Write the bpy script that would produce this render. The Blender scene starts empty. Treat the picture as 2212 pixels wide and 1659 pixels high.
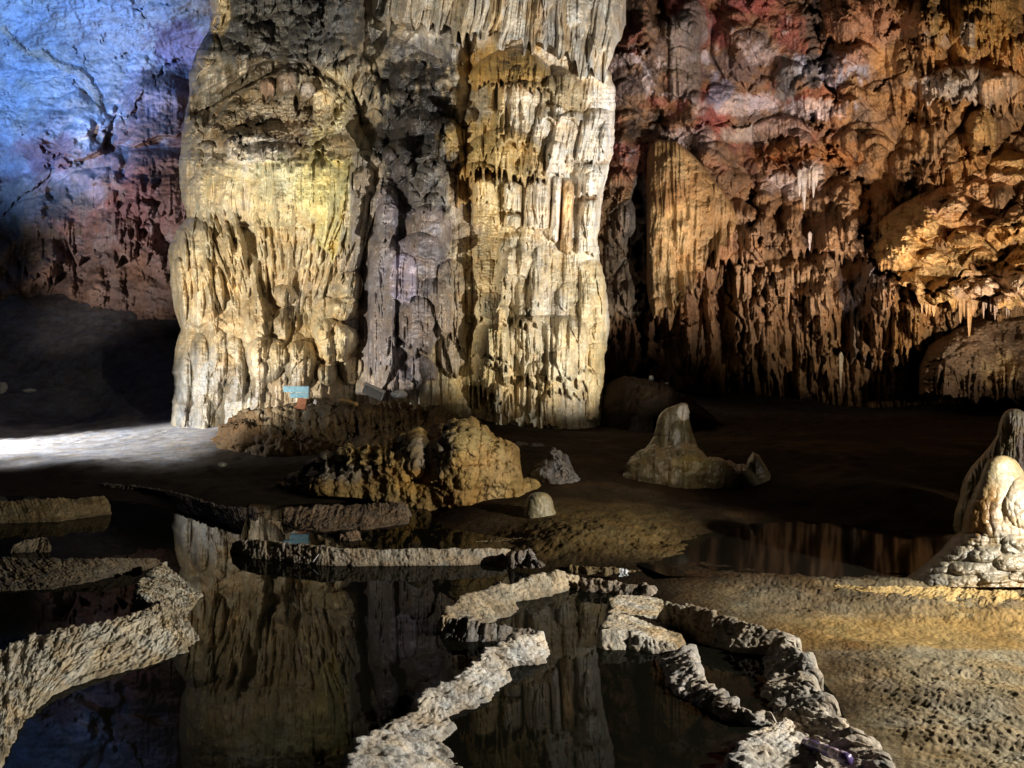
import bpy, math, time
import numpy as np
from mathutils import Vector
T0 = time.time()
S = bpy.context.scene
CL = S.collection
PI = math.pi

# ------------------------------------------------------------------ camera
F = 1736.0; CX = 1106.0; CY = 829.5; CH = 1.5      # focal length and centre in a 2212 px wide frame, camera height
cam_d = bpy.data.cameras.new('camera'); cam = bpy.data.objects.new('camera', cam_d); CL.objects.link(cam)
cam.location = (0, 0, CH); cam.rotation_euler = (PI/2, 0, 0)
cam_d.sensor_width = 36; cam_d.lens = F/2212*36; cam_d.clip_end = 200; cam_d.clip_start = .05
S.camera = cam
# ------------------------------------------------------------------ world: almost no light reaches this far into the cave
W = bpy.data.worlds.new("World"); S.world = W; W.use_nodes = True
bgn = W.node_tree.nodes['Background']; bgn.inputs[0].default_value = (.75, .8, 1, 1); bgn.inputs[1].default_value = .002
S.view_settings.view_transform = 'Standard'; S.view_settings.look = 'None'
S.view_settings.exposure = 0.0; S.view_settings.gamma = 1
# ------------------------------------------------------------------ the show cave's floodlights, plus added fill lights
def spot(name, loc, target, watt, col, angle, blend=.5, size=.12):
    l = bpy.data.lights.new(name, 'SPOT'); l.energy = watt; l.color = col
    l.spot_size = math.radians(angle); l.spot_blend = blend; l.shadow_soft_size = size
    o = bpy.data.objects.new(name, l); CL.objects.link(o); o.location = loc
    o.rotation_euler = (Vector(target)-Vector(loc)).to_track_quat('-Z', 'Y').to_euler()
    return o
spot('flood_lamp_pillar',  (-7.4, 8.6, .5),  (-4.6, 17, 4.6), 6000, (1, .91, .74), 56, .35, .10)
spot('flood_lamp_curtain', (6.7, 8.4, .6),  (0.9, 17, 5.5),  7900, (1, .93, .80), 50, .35, .08)
spot('flood_lamp_side', (9.5, 13.0, 1.0),  (1.6, 17, 5.5),  2600, (.96, .97, 1), 40, .6, .10)
spot('flood_lamp_blue',    (-18.0, 13.5, 6.0),  (-15.0, 27, 12.5), 24000, (.20, .42, 1), 50, 1, .3)
spot('flood_lamp_white', (-15.5, 16, 1.2),  (-11.8, 25, 7.4), 5200, (1, .88, .86), 50, 1, .2)
spot('flood_lamp_wall',    (10.2, 11.0, 1.3), (9.8, 20, 6.2),   5800, (1, .80, .60), 66, .8, .12)
spot('fill_light_red_wall', (8.6, 12.6, .8), (5.2, 21, 7.6), 4300, (1, .80, .74), 62, .8, .12)  # added fill that brightens the upper right wall
spot('flood_lamp_floor',   (-12.5, 14.2, 3.2), (-8.6, 15.2, .4), 4600, (.90, .94, 1), 62, .6, .1)
spot('flood_lamp_pools',   (5.4, 3.1, 2.0),  (0.4, 4.9, 0),   2000, (1, .95, .85), 84, .35, .05)
spot('fill_light_edge', (6.9, 6.4, 1.5), (4.9, 7.8, .8), 110, (1, .93, .78), 44, .6, .08)  # small unseen lamp added to light the rear right stalagmite
spot('fill_light_bank',    (2.6, 6.6, 3.2),  (0.0, 11.6, .6),  260, (1, .84, .58), 60, .6, .12)  # added fill without a fixture, for the bank and the forked stalagmite

# ------------------------------------------------------------------ noise
_rs = np.random.RandomState(11)
_TB = [_rs.rand(256, 256).astype(np.float32) for _ in range(8)]
def vn(x, y, s=0):
    t = _TB[s % 8]; o = 17*s
    xi = np.floor(x); yi = np.floor(y); fx = (x-xi).astype(np.float32); fy = (y-yi).astype(np.float32)
    xi = (xi.astype(np.int64)+o) & 255; yi = (yi.astype(np.int64)+o*3) & 255; x1 = (xi+1) & 255; y1 = (yi+1) & 255
    fx = fx*fx*fx*(fx*(fx*6-15)+10); fy = fy*fy*fy*(fy*(fy*6-15)+10)
    a = t[yi, xi]; b = t[yi, x1]; c = t[y1, xi]; d = t[y1, x1]
    return (a+(b-a)*fx)*(1-fy)+(c+(d-c)*fx)*fy
def fbm(x, y, s=0, o=4, g=.5):
    r = 0; a = 1; n = 0
    for k in range(o):
        r = r+a*vn(x, y, s+k); n += a; a *= g; x = x*2.03+5.1; y = y*2.03+3.7
    return r/n*2-1
def rid(x, y, s=0, o=3):
    r = 0; a = 1; n = 0
    for k in range(o):
        r = r+a*(1-np.abs(vn(x, y, s+k)*2-1)); n += a; a *= .5; x = x*2.1+1.3; y = y*2.1+7.7
    return r/n
def wor(x, y, s=0):
    xi = np.floor(x); yi = np.floor(y); f1 = np.full(x.shape, 9., np.float32); f2 = f1.copy()
    for dx in (-1, 0, 1):
        for dy in (-1, 0, 1):
            cx = xi+dx; cy = yi+dy
            a = cx.astype(np.int64) & 255; b = cy.astype(np.int64) & 255
            px = cx+.1+.8*_TB[s % 8][b, a]; py = cy+.1+.8*_TB[(s+3) % 8][b, a]
            d = ((px-x)**2+(py-y)**2).astype(np.float32)
            f2 = np.minimum(f2, np.maximum(d, f1)); f1 = np.minimum(f1, d)
    return np.sqrt(f1), np.sqrt(f2)
def ss(a, b, x):
    t = np.clip((x-a)/(b-a), 0, 1); return t*t*(3-2*t)
def curve(pts):
    p = sorted(pts); xs = [a[0] for a in p]; ys = [a[1] for a in p]
    return lambda u: np.interp(u, xs, ys)

# ------------------------------------------------------------------ relief canvas: height (px, towards the viewer) and colour of a rock face
class Canvas:
    def __init__(s, u0, v0, u1, v1, col, seed=0):
        s.u0, s.v0, s.u1, s.v1 = u0, v0, u1, v1; s.sd = seed
        s.U, s.V = np.meshgrid(np.arange(u0, u1+1, dtype=np.float32), np.arange(v0, v1+1, dtype=np.float32))
        s.H = np.zeros_like(s.U); s.C = np.ones(s.U.shape+(3,), np.float32)*np.array(col, np.float32)
        s.rs = np.random.RandomState(seed+5)
    def win(s, a, b, c, d):
        i0 = int(max(0, a-s.u0)); i1 = int(min(s.U.shape[1], c-s.u0+1)); j0 = int(max(0, b-s.v0)); j1 = int(min(s.U.shape[0], d-s.v0+1))
        if i1 <= i0+1 or j1 <= j0+1: return None
        return (slice(j0, j1), slice(i0, i1))
    def tier(s, top, bot, h, jag=6, jp=7, fl=1.2, fp=6, tr=.35, slant=0, col=None, ca=.6, hw=.5, seed=None):
        sd = s.rs.randint(0, 99) if seed is None else seed
        us = [p[0] for p in top]+[p[0] for p in bot]; vs = [p[1] for p in top]+[p[1] for p in bot]
        u0, u1 = min(us), max(us); sl = abs(slant)*(max(vs)-min(vs))
        w = s.win(u0-sl, min(vs)-4, u1+sl, max(vs)+jag*2+6)
        if w is None: return
        U = s.U[w]; V = s.V[w]; T0_ = curve(top)(U)
        X = U-slant*(V-T0_)
        T = curve(top)(X); B = curve(bot)(X)
        X2 = X+3*fbm(X/25, V/60, sd, 2)
        r = vn(X2/jp, X*0+sd*3.1, sd)
        B = B+jag*(r*r*2.2-.5)
        t = (V-T)/np.maximum(B-T, 4)
        s_ = (X-u0)/(u1-u0)*2-1
        edge = np.sqrt(np.clip(1-np.abs(s_)**(2/hw*.5+.6), 0, 1))
        prof = np.sqrt(np.clip(1-(1-np.clip(t/tr, 0, 1))**2, 0, 1))
        under = 1-ss(1-.02, 1+3.5/np.maximum(B-T, 4), t)
        m = edge*prof*under
        f = (rid(X2/fp, V/220, sd+1, 2)-.6)*2*fl*np.clip(t*2, 0, 1)*ss(0, .25, edge)*under
        s.H[w] += h*m+f
        if col is not None:
            a = (ca*ss(.15, .5, m))[..., None]; s.C[w] = s.C[w]*(1-a)+np.array(col, np.float32)*a
    def lobe(s, cx, cy, rx, ry, h, col=None, ca=.7, pw=2, tear=0, rot=0):
        R = max(rx, ry)*1.3; w = s.win(cx-R, cy-R, cx+R, cy+R)
        if w is None: return
        x = s.U[w]-cx; y = s.V[w]-cy; c, n = math.cos(rot), math.sin(rot)
        x, y = x*c+y*n, -x*n+y*c
        x = x/rx; y = y/ry; x = x/(1-tear*np.clip(y, -1, 1))
        d = np.abs(x)**pw+np.abs(y)**pw+.12*fbm(s.U[w]/14, s.V[w]/14, s.sd+3, 2)
        m = np.sqrt(np.clip(1-d, 0, 1)); s.H[w] = s.H[w]*(1-.6*ss(0, .3, m))+h*m+.6*ss(0, .3, m)*np.minimum(s.H[w], 999)
        if col is not None:
            a = (ca*ss(.1, .5, m))[..., None]; s.C[w] = s.C[w]*(1-a)+np.array(col, np.float32)*a
    def ell(s, cx, cy, rx, ry, soft=.3, n=.35):
        soft = soft*.75
        d = np.sqrt(((s.U-cx)/rx)**2+((s.V-cy)/ry)**2)+n*fbm(s.U/45, s.V/60, s.sd+int(cx) % 7, 4)+.9*n*fbm(s.U/11, s.V/26, s.sd+int(cy) % 5, 3)
        return 1-ss(1-soft, 1+soft, d)
    def paint(s, cx, cy, rx, ry, col, a=.7, soft=.4, n=.5):
        m = (a*s.ell(cx, cy, rx, ry, soft, n))[..., None]; s.C = s.C*(1-m)+np.array(col, np.float32)*m
    def cells(s, pu, pv, amp, mask=1, warp=.35, seed=0, pw=1.6):
        x = s.U/pu+warp*fbm(s.U/pu*.6, s.V/pv*.6, seed+1, 2); y = s.V/pv+warp*fbm(s.U/pu*.7, s.V/pv*.7, seed+4, 2)
        f1, f2 = wor(x, y, seed); s.H += amp*mask*(1-np.clip(f1, 0, 1)**pw-.4)
        return f1, f2
    def flutes(s, p, pv, amp, mask=1, seed=0, slant=0):
        x = s.U-slant*s.V; x = x+p*1.2*fbm(s.U/(p*6), s.V/(p*10), seed+2, 2)
        s.H += amp*mask*(rid(x/p, s.V/pv, seed, 3)-.6)*2
    def gran(s, p, amp, mask=1, seed=0): s.H += amp*mask*fbm(s.U/p, s.V/p, seed, 4, .6)
    def crack(s, pts, w=3, depth=8, jit=4):
        P = np.array(pts, float)
        for a, b in zip(P[:-1], P[1:]):
            lo = np.minimum(a, b)-w*3-jit*3; hi = np.maximum(a, b)+w*3+jit*3; q = s.win(lo[0], lo[1], hi[0], hi[1])
            if q is None: continue
            x = s.U[q]+jit*(fbm(s.U[q]/15, s.V[q]/15, 3, 3)+1.6*fbm(s.U[q]/50, s.V[q]/50, 4, 2)); y = s.V[q]+jit*(fbm(s.U[q]/15, s.V[q]/15, 5, 3)+1.6*fbm(s.U[q]/50, s.V[q]/50, 1, 2))
            d = b-a; L = (d**2).sum(); t = np.clip(((x-a[0])*d[0]+(y-a[1])*d[1])/L, 0, 1)
            dd = np.hypot(x-a[0]-t*d[0], y-a[1]-t*d[1]); k_ = vn(s.U[q]/16, s.V[q]/16, 6); s.H[q] = s.H[q]-depth*np.clip(k_*1.7-.2, 0, 1)*(1-ss(0, w*(.5+k_), dd))
    def random_tiers(s, n, box, w=(20, 70), l=(.8, 2.5), h=(.12, .25), slant=0, cols=None, jag=.12, mask=None):
        r = s.rs
        for k in range(n):
            cu = r.uniform(box[0], box[2]); cv = r.uniform(box[1], box[3]); ww = r.uniform(*w); ll = ww*r.uniform(*l)
            if mask is not None and not mask(cu, cv): continue
            dome = ww*r.uniform(.2, .5)
            top = [(cu-ww/2, cv+dome), (cu-ww/4, cv+dome*.25), (cu, cv), (cu+ww/4, cv+dome*.25), (cu+ww/2, cv+dome)]
            tip = ll*r.uniform(.0, .35)
            bot = [(cu-ww/2, cv+ll*.75), (cu-ww*.1, cv+ll+tip), (cu+ww*.2, cv+ll), (cu+ww/2, cv+ll*.7)]
            c = None if cols is None else cols[r.randint(len(cols))]
            s.tier(top, bot, ww*r.uniform(*h), jag=ll*jag, jp=max(3, ww*.12), fl=ww*.03, fp=max(3, ww*.1), col=c, ca=.45, slant=slant+r.uniform(-.08, .08))
    def at(s, u, v):
        x = np.clip(u-s.u0, 0, s.U.shape[1]-1.001); y = np.clip(v-s.v0, 0, s.U.shape[0]-1.001)
        i = x.astype(int); j = y.astype(int); fx = x-i; fy = y-j
        def g(A):
            if A.ndim == 3: a, b = fx[..., None], fy[..., None]
            else: a, b = fx, fy
            return (A[j, i]*(1-a)+A[j, i+1]*a)*(1-b)+(A[j+1, i]*(1-a)+A[j+1, i+1]*a)*b
        return g(s.H), g(s.C)

def ray(u, v, d):
    return np.stack([(u-CX)/F*d, d, CH-(v-CY)/F*d], -1)
def foot(u, v, z=0.):
    d = (CH-z)*F/(v-CY); return np.array([(u-CX)/F*d, d, z])

# ------------------------------------------------------------------ mesh helpers
def tag(o, label=None, cat=None, group=None, kind=None):
    if label: o['label'] = label
    if cat: o['category'] = cat
    if group: o['group'] = group
    if kind: o['kind'] = kind
    return o
def empty(name, loc=(0, 0, 0), rz=0):
    o = bpy.data.objects.new(name, None); CL.objects.link(o); o.location = loc; o.rotation_euler[2] = rz
    bpy.context.view_layer.update(); return o
def rawmesh(name, V, Q, mat, C=None, parent=None, smooth=True):
    V = np.asarray(V, np.float32).reshape(-1, 3); Q = np.asarray(Q, np.int32)
    me = bpy.data.meshes.new(name); n = len(Q); k = Q.shape[1]
    me.vertices.add(len(V)); me.vertices.foreach_set('co', V.ravel())
    me.loops.add(n*k); me.loops.foreach_set('vertex_index', Q.ravel())
    me.polygons.add(n); me.polygons.foreach_set('loop_start', np.arange(0, n*k, k, dtype=np.int32))
    me.polygons.foreach_set('loop_total', np.full(n, k, np.int32))
    if smooth: me.polygons.foreach_set('use_smooth', np.ones(n, bool))
    me.update(calc_edges=True)
    if C is not None:
        a = me.color_attributes.new('Col', 'FLOAT_COLOR', 'POINT'); c = np.ones((len(V), 4), np.float32)
        c[:, :3] = np.asarray(C, np.float32).reshape(-1, 3); a.data.foreach_set('color', c.ravel())
    me.materials.append(mat)
    o = bpy.data.objects.new(name, me); CL.objects.link(o)
    if parent: o.parent = parent; o.matrix_parent_inverse = parent.matrix_world.inverted()
    return o
def grid(name, P, C, mat, parent=None, wrap=False):
    h, w = P.shape[:2]; idx = np.arange(h*w).reshape(h, w)
    if wrap: idx = np.concatenate([idx, idx[:, :1]], 1)
    Q = np.stack([idx[:-1, :-1], idx[1:, :-1], idx[1:, 1:], idx[:-1, 1:]], -1).reshape(-1, 4)
    return rawmesh(name, P, Q, mat, C, parent)
def pillar(name, rows, D, ry, cv, mat, parent=None, step=1.0, hs=1., pw=.8, lean=0, rough=2.):
    """closed upright body: rows (v, left, right) of its outline, axis at distance D, half depth ry"""
    rows = sorted(rows); v0, v1 = rows[0][0], rows[-1][0]
    n = int((v1-v0)/step)+1; v = np.linspace(v0, v1, n)
    xl = np.interp(v, [r[0] for r in rows], [r[1] for r in rows]); xr = np.interp(v, [r[0] for r in rows], [r[2] for r in rows])
    xl = xl+rough*fbm(v/16, v*0+3, 1, 4); xr = xr+rough*fbm(v/16, v*0+9, 2, 4)
    wmax = (xr-xl).max(); nf = int(wmax/step*1.1); nb = max(10, nf//6)
    th = np.concatenate([np.linspace(0, PI, nf), np.linspace(PI, 2*PI, nb+2)[1:-1]])
    TH, V = np.meshgrid(th, v); uc = ((xl+xr)/2)[:, None]; r = ((xr-xl)/2)[:, None]
    U = uc-r*np.cos(TH); sn = np.sin(TH)
    H, C = cv.at(U, V)
    k = np.clip(sn*2.2, 0, 1)
    shape = np.sign(sn)*np.abs(sn)**pw
    ryv = ry*(r/r.max())**.7
    d = D-ryv*shape-H*hs*D/F*k+lean*((V-v0)/(v1-v0)-.5)
    return grid(name, ray(U, V, d), C, mat, parent, wrap=True)
def face(name, u0, u1, v0, v1, Dfun, cv, mat, parent=None, step=1.4, hs=1.):
    u = np.arange(u0, u1+step, step); v = np.arange(v0, v1+step, step); U, V = np.meshgrid(u, v)
    H, C = cv.at(U, V); d = Dfun(U, V); d = d-H*hs*d/F
    return grid(name, ray(U, V, d), C, mat, parent)
def sheet(name, top, bot, Dfun, bulge, cv, mat, parent=None, step=1.2, jag=8, jp=7, hs=1., tr=.4, back=.5, seed=0, edge_p=3.):
    """a flowstone mass: stands out from the wall by bulge metres, jagged lower rim and real underside"""
    u0 = min(p[0] for p in top); u1 = max(p[0] for p in top)
    u = np.linspace(u0, u1, int((u1-u0)/step)+2); T = curve(top)(u); B = curve(bot)(u)
    r = vn((u+3*fbm(u/20, u*0, seed))/jp, u*0+seed, seed); B = np.maximum(B+jag*(r*r*2.2-.5), T+3)
    n = int((B-T).max()/step)+2; t = np.linspace(0, 1, n)[:, None]
    V = T+(B-T)*t; U = np.broadcast_to(u, V.shape)+2*fbm(V/30, V*0+seed, 2, 3)*np.sin(PI*(np.broadcast_to(u, V.shape)-u0)/(u1-u0))
    s_ = (u-u0)/(u1-u0)*2-1; edge = np.clip(1-np.abs(s_)**edge_p, 0, 1)**.5
    prof = np.sqrt(np.clip(1-(1-np.clip(t/tr, 0, 1))**2, 0, 1))
    H, C = cv.at(U, V); D = Dfun(U, V); m = edge*prof
    d = D+back*(1-m)**4-bulge*m-H*hs*D/F*np.clip(m*5, 0, 1)
    P = [ray(U, V, d)]; Cs = [C]
    for k in range(1, 8):                                       # the underside runs back to the wall
        q = k/7; dl = d[-1]+(np.maximum(D[-1]+back-d[-1], .05))*q
        P.append(ray(U[-1], V[-1]-2-5*math.sin(q*PI/2), dl)[None]); Cs.append(C[-1:]*.9)
    return grid(name, np.concatenate(P), np.concatenate(Cs), mat, parent)

# ------------------------------------------------------------------ materials
def rock_mat(name, scale=1., rough=(.45, .85), bump=.5, grain=1., tint=(1, 1, 1), spec=.4, dist=.03):
    m = bpy.data.materials.new(name); m.use_nodes = True; nt = m.node_tree; N = nt.nodes; L = nt.links
    b = N['Principled BSDF']; at = N.new('ShaderNodeAttribute'); at.attribute_name = 'Col'
    tc = N.new('ShaderNodeTexCoord')
    def noise(sc, det=8, rg=.6, dis=0.):
        n = N.new('ShaderNodeTexNoise'); n.inputs['Scale'].default_value = sc*scale; n.inputs['Detail'].default_value = det
        n.inputs['Roughness'].default_value = rg; n.inputs['Distortion'].default_value = dis; L.new(tc.outputs['Object'], n.inputs['Vector']); return n
    n1 = noise(1.3, 9, .68, .6); n2 = noise(17, 6, .7); n3 = noise(4.2, 8, .62, .3)
    def mr(src, a, b_, c, d):
        n = N.new('ShaderNodeMapRange'); n.inputs[1].default_value = a; n.inputs[2].default_value = b_; n.inputs[3].default_value = c; n.inputs[4].default_value = d
        L.new(src, n.inputs[0]); return n.outputs[0]
    def mul(a, b_):
        n = N.new('ShaderNodeMath'); n.operation = 'MULTIPLY'
        for i, q in enumerate((a, b_)):
            if isinstance(q, (int, float)): n.inputs[i].default_value = q
            else: L.new(q, n.inputs[i])
        return n.outputs[0]
    f = mul(mul(mr(n1.outputs[0], .3, .7, .62, 1.35), mr(n2.outputs[0], .3, .7, .70, 1.28)), mr(n3.outputs[0], .3, .7, .72, 1.25))
    vm = N.new('ShaderNodeVectorMath'); vm.operation = 'SCALE'; L.new(at.outputs['Color'], vm.inputs[0]); L.new(f, vm.inputs['Scale'])
    mx = N.new('ShaderNodeMix'); mx.data_type = 'RGBA'; mx.blend_type = 'MULTIPLY'; mx.inputs[0].default_value = 1
    # slow drift between rusty and grey mineral tints
    cr = N.new('ShaderNodeValToRGB'); cr.color_ramp.elements[0].position = .34; cr.color_ramp.elements[0].color = (1.0, .84, .66, 1)
    cr.color_ramp.elements[1].position = .64; cr.color_ramp.elements[1].color = (.90, .93, 1.0, 1)
    n4 = noise(2.4, 7, .65, .8); L.new(n4.outputs[0], cr.inputs[0])
    L.new(vm.outputs[0], mx.inputs[6]); L.new(cr.outputs[0], mx.inputs[7]); L.new(mx.outputs[2], b.inputs['Base Color'])
    L.new(mr(n3.outputs[0], .3, .7, rough[0], rough[1]), b.inputs['Roughness'])
    b.inputs['Specular IOR Level'].default_value = spec
    vo = N.new('ShaderNodeTexVoronoi'); vo.inputs['Scale'].default_value = 22*scale*grain; L.new(tc.outputs['Object'], vo.inputs['Vector'])
    nb = noise(30*grain, 9, .7, .2)
    ad = N.new('ShaderNodeMath'); ad.operation = 'MULTIPLY_ADD'; L.new(vo.outputs['Distance'], ad.inputs[0]); ad.inputs[1].default_value = -.5; L.new(nb.outputs[0], ad.inputs[2])
    bp = N.new('ShaderNodeBump'); bp.inputs['Strength'].default_value = bump; bp.inputs['Distance'].default_value = dist/scale
    L.new(ad.outputs[0], bp.inputs['Height']); L.new(bp.outputs[0], b.inputs['Normal'])
    return m
def plain(name, col, rough=.5, spec=.5, metal=0., noise=True):
    m = bpy.data.materials.new(name); m.use_nodes = True; N = m.node_tree.nodes; L = m.node_tree.links; b = N['Principled BSDF']
    b.inputs['Roughness'].default_value = rough; b.inputs['Specular IOR Level'].default_value = spec; b.inputs['Metallic'].default_value = metal
    n = N.new('ShaderNodeTexNoise'); n.inputs['Scale'].default_value = 25; n.inputs['Detail'].default_value = 6
    r = N.new('ShaderNodeValToRGB'); r.color_ramp.elements[0].position = .35; r.color_ramp.elements[1].position = .65
    r.color_ramp.elements[0].color = (*[c*.65 for c in col], 1); r.color_ramp.elements[1].color = (*col, 1)
    tc = N.new('ShaderNodeTexCoord'); L.new(tc.outputs['Object'], n.inputs['Vector'])
    L.new(n.outputs[0], r.inputs[0]); L.new(r.outputs[0], b.inputs['Base Color']); return m
M_flow = rock_mat('wet_flowstone', 1., (.25, .62), .5, 1., spec=.6)
M_wall = rock_mat('cave_rock', .55, (.45, .85), .7, 1.2, spec=.4)
M_wallL = rock_mat('smooth_cave_rock', .4, (.55, .9), .5, .8, spec=.3)
M_mud = rock_mat('cave_mud', 1.2, (.8, 1.), .8, 1.2, spec=.06, dist=.02)
M_calc = rock_mat('granular_calcite', 2.4, (.45, .85), .9, 1.0, spec=.4, dist=.03)
M_smag = rock_mat('wet_stalagmite', 2., (.2, .55), .6, .7, spec=.6, dist=.02)
mw = bpy.data.materials.new('pool_water'); mw.use_nodes = True; N = mw.node_tree.nodes; L = mw.node_tree.links
b = N['Principled BSDF']; b.inputs['Base Color'].default_value = (.006, .006, .004, 1); b.inputs['Roughness'].default_value = .015; b.inputs['IOR'].default_value = 1.12
b.inputs['Specular IOR Level'].default_value = .2
mw2 = mw.copy(); mw2.name = 'murky_pool_water'; mw2.node_tree.nodes['Principled BSDF'].inputs['Roughness'].default_value = .07; mw2.node_tree.nodes['Principled BSDF'].inputs['Base Color'].default_value = (.008, .007, .005, 1)
n = N.new('ShaderNodeTexNoise'); n.inputs['Scale'].default_value = 3; n.inputs['Detail'].default_value = 3; bp = N.new('ShaderNodeBump')
bp.inputs['Strength'].default_value = .05; bp.inputs['Distance'].default_value = .004; tc = N.new('ShaderNodeTexCoord'); L.new(tc.outputs['Object'], n.inputs['Vector'])
L.new(n.outputs[0], bp.inputs['Height']); L.new(bp.outputs[0], b.inputs['Normal'])

CREAM = (.62, .53, .34); WHITE = (.66, .64, .58); GREY = (.28, .28, .26); DGREY = (.10, .10, .105); BROWN = (.22, .14, .06)
GOLD = (.45, .30, .10); OCH = (.34, .22, .08); YEL = (.60, .55, .26); LILAC = (.27, .25, .30); RUST = (.28, .13, .05)

# ================================================================== THE GREAT COLUMN
cv = Canvas(340, -70, 1370, 960, (.50, .45, .34), 1)
U, V = cv.U, cv.V
# --- colour zones, left half
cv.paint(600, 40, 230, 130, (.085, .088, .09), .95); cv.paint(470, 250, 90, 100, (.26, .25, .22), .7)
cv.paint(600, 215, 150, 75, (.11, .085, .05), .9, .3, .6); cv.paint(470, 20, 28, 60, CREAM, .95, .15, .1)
cv.paint(560, 290, 120, 60, (.40, .36, .28), .7); cv.paint(540, 335, 70, 35, WHITE, .8)
cv.paint(640, 420, 140, 90, (.64, .58, .34), .7); cv.paint(700, 380, 60, 90, YEL, .8); cv.paint(610, 370, 40, 40, (.42, .46, .34), .5)
cv.paint(460, 560, 90, 130, (.62, .54, .38), .8); cv.paint(560, 560, 160, 90, (.56, .47, .28), .6)
cv.paint(620, 700, 160, 120, (.48, .40, .26), .8); cv.paint(450, 850, 110, 80, (.24, .23, .20), .85); cv.paint(570, 300, 90, 26, (.19, .14, .08), .7, .5, .8)
cv.paint(660, 660, 60, 50, (.30, .30, .28), .5); cv.paint(700, 750, 80, 90, (.56, .46, .27), .6); cv.paint(650, 840, 170, 50, (.22, .19, .15), .7)
cv.paint(730, 215, 40, 60, (.58, .52, .34), .8); cv.paint(640, 300, 30, 50, (.26, .18, .10), .5); cv.paint(485, 275, 25, 60, BROWN, .5)
# --- centre: the recess's shade painted in as near-black and dim grey
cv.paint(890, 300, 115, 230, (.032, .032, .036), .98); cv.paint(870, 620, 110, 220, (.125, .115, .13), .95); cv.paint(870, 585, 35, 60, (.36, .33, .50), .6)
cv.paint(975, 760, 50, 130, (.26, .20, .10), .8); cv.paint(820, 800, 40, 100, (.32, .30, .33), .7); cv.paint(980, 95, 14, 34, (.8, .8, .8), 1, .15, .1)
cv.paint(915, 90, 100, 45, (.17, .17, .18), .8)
# --- right half
cv.paint(1110, 140, 110, 60, GOLD, .95, .25); cv.paint(1130, 250, 70, 90, (.60, .56, .46), .9); cv.paint(1260, 300, 90, 280, (.74, .72, .66), .95)
cv.paint(1060, 320, 90, 60, (.46, .33, .13), .9); cv.paint(1070, 460, 80, 100, (.50, .42, .24), .8); cv.paint(1010, 460, 40, 140, (.26, .20, .16), .6)
cv.paint(1160, 700, 150, 160, (.50, .43, .28), .9); cv.paint(1060, 620, 60, 120, (.42, .34, .18), .7); cv.paint(1180, 680, 40, 100, (.44, .42, .38), .6)
cv.paint(1060, 840, 90, 60, (.42, .33, .15), .8); cv.paint(1230, 190, 50, 50, (.40, .30, .14), .7); cv.paint(1100, 910, 150, 26, (.20, .16, .11), .8)
for (x, y) in ((1245, 240), (1270, 350), (1265, 430), (1295, 350), (1280, 425), (1255, 520)): cv.paint(x, y, 24, 8, BROWN, .7, .3)
cv.paint(1195, 470, 16, 70, (.72, .69, .60), .8, .2); cv.paint(1215, 480, 14, 90, (.58, .38, .18), .6, .3); cv.paint(1100, 20, 260, 70, (.60, .57, .50), .85)
cv.paint(1070, 20, 18, 70, GOLD, .6, .3); cv.paint(1155, 30, 14, 70, OCH, .5, .3)
# --- relief, broad
Lm = ss(830, 780, U); Rm = ss(985, 1030, U); Cm = (1-Lm)*(1-Rm)
cv.H += 22*fbm(U/110, V/170, 2, 3)
cv.lobe(600, 400, 190, 90, 34); cv.lobe(560, 330, 120, 60, 16); cv.H -= 30*cv.ell(610, 630, 150, 60, .7, .2); cv.H -= 26*cv.ell(560, 235, 150, 36, .6, .2)
cv.cells(46, 40, 12, Lm*ss(180, 100, V), .5, 1); cv.cells(20, 17, 5, Lm*ss(340, 240, V), .5, 2)
cv.cells(34, 90, 12, Lm*ss(620, 700, V), .4, 3); cv.cells(60, 66, 34, Cm*ss(560, 440, V), .5, 4); cv.cells(15, 16, 2.5, Cm, .5, 5)
cv.cells(38, 120, 10, Rm*ss(460, 560, V)*ss(860, 780, V), .4, 6); cv.cells(9, 9, 1.6, ss(.0, .5, fbm(U/60, V/60, 3, 3))*(1-.6*ss(860, 700, V)*Lm), .4, 7)
cv.flutes(9, 260, 4.2, Lm*ss(310, 360, V)*ss(520, 440, V), 4); cv.cells(22, 70, 7, Lm*ss(320, 370, V)*ss(520, 450, V), .35, 1, 2)
cv.flutes(11, 200, 2.6, (Lm*ss(300, 380, V)*.8+Rm), 1); cv.flutes(5, 120, 1.2, 1, 3)
cv.cells(26, 120, 15, Lm*ss(560, 640, V)+Rm*ss(300, 420, V)*.6, .35, 0, 2); cv.cells(17, 130, 8, Rm, .3, 2, 2); cv.cells(13, 70, 6, Lm*ss(520, 600, V), .3, 3, 2)
cv.cells(30, 26, 14, Lm*ss(170, 110, V), .4, 6, 2)
cv.flutes(15, 260, 6, Cm*ss(480, 600, V), 5)
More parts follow.
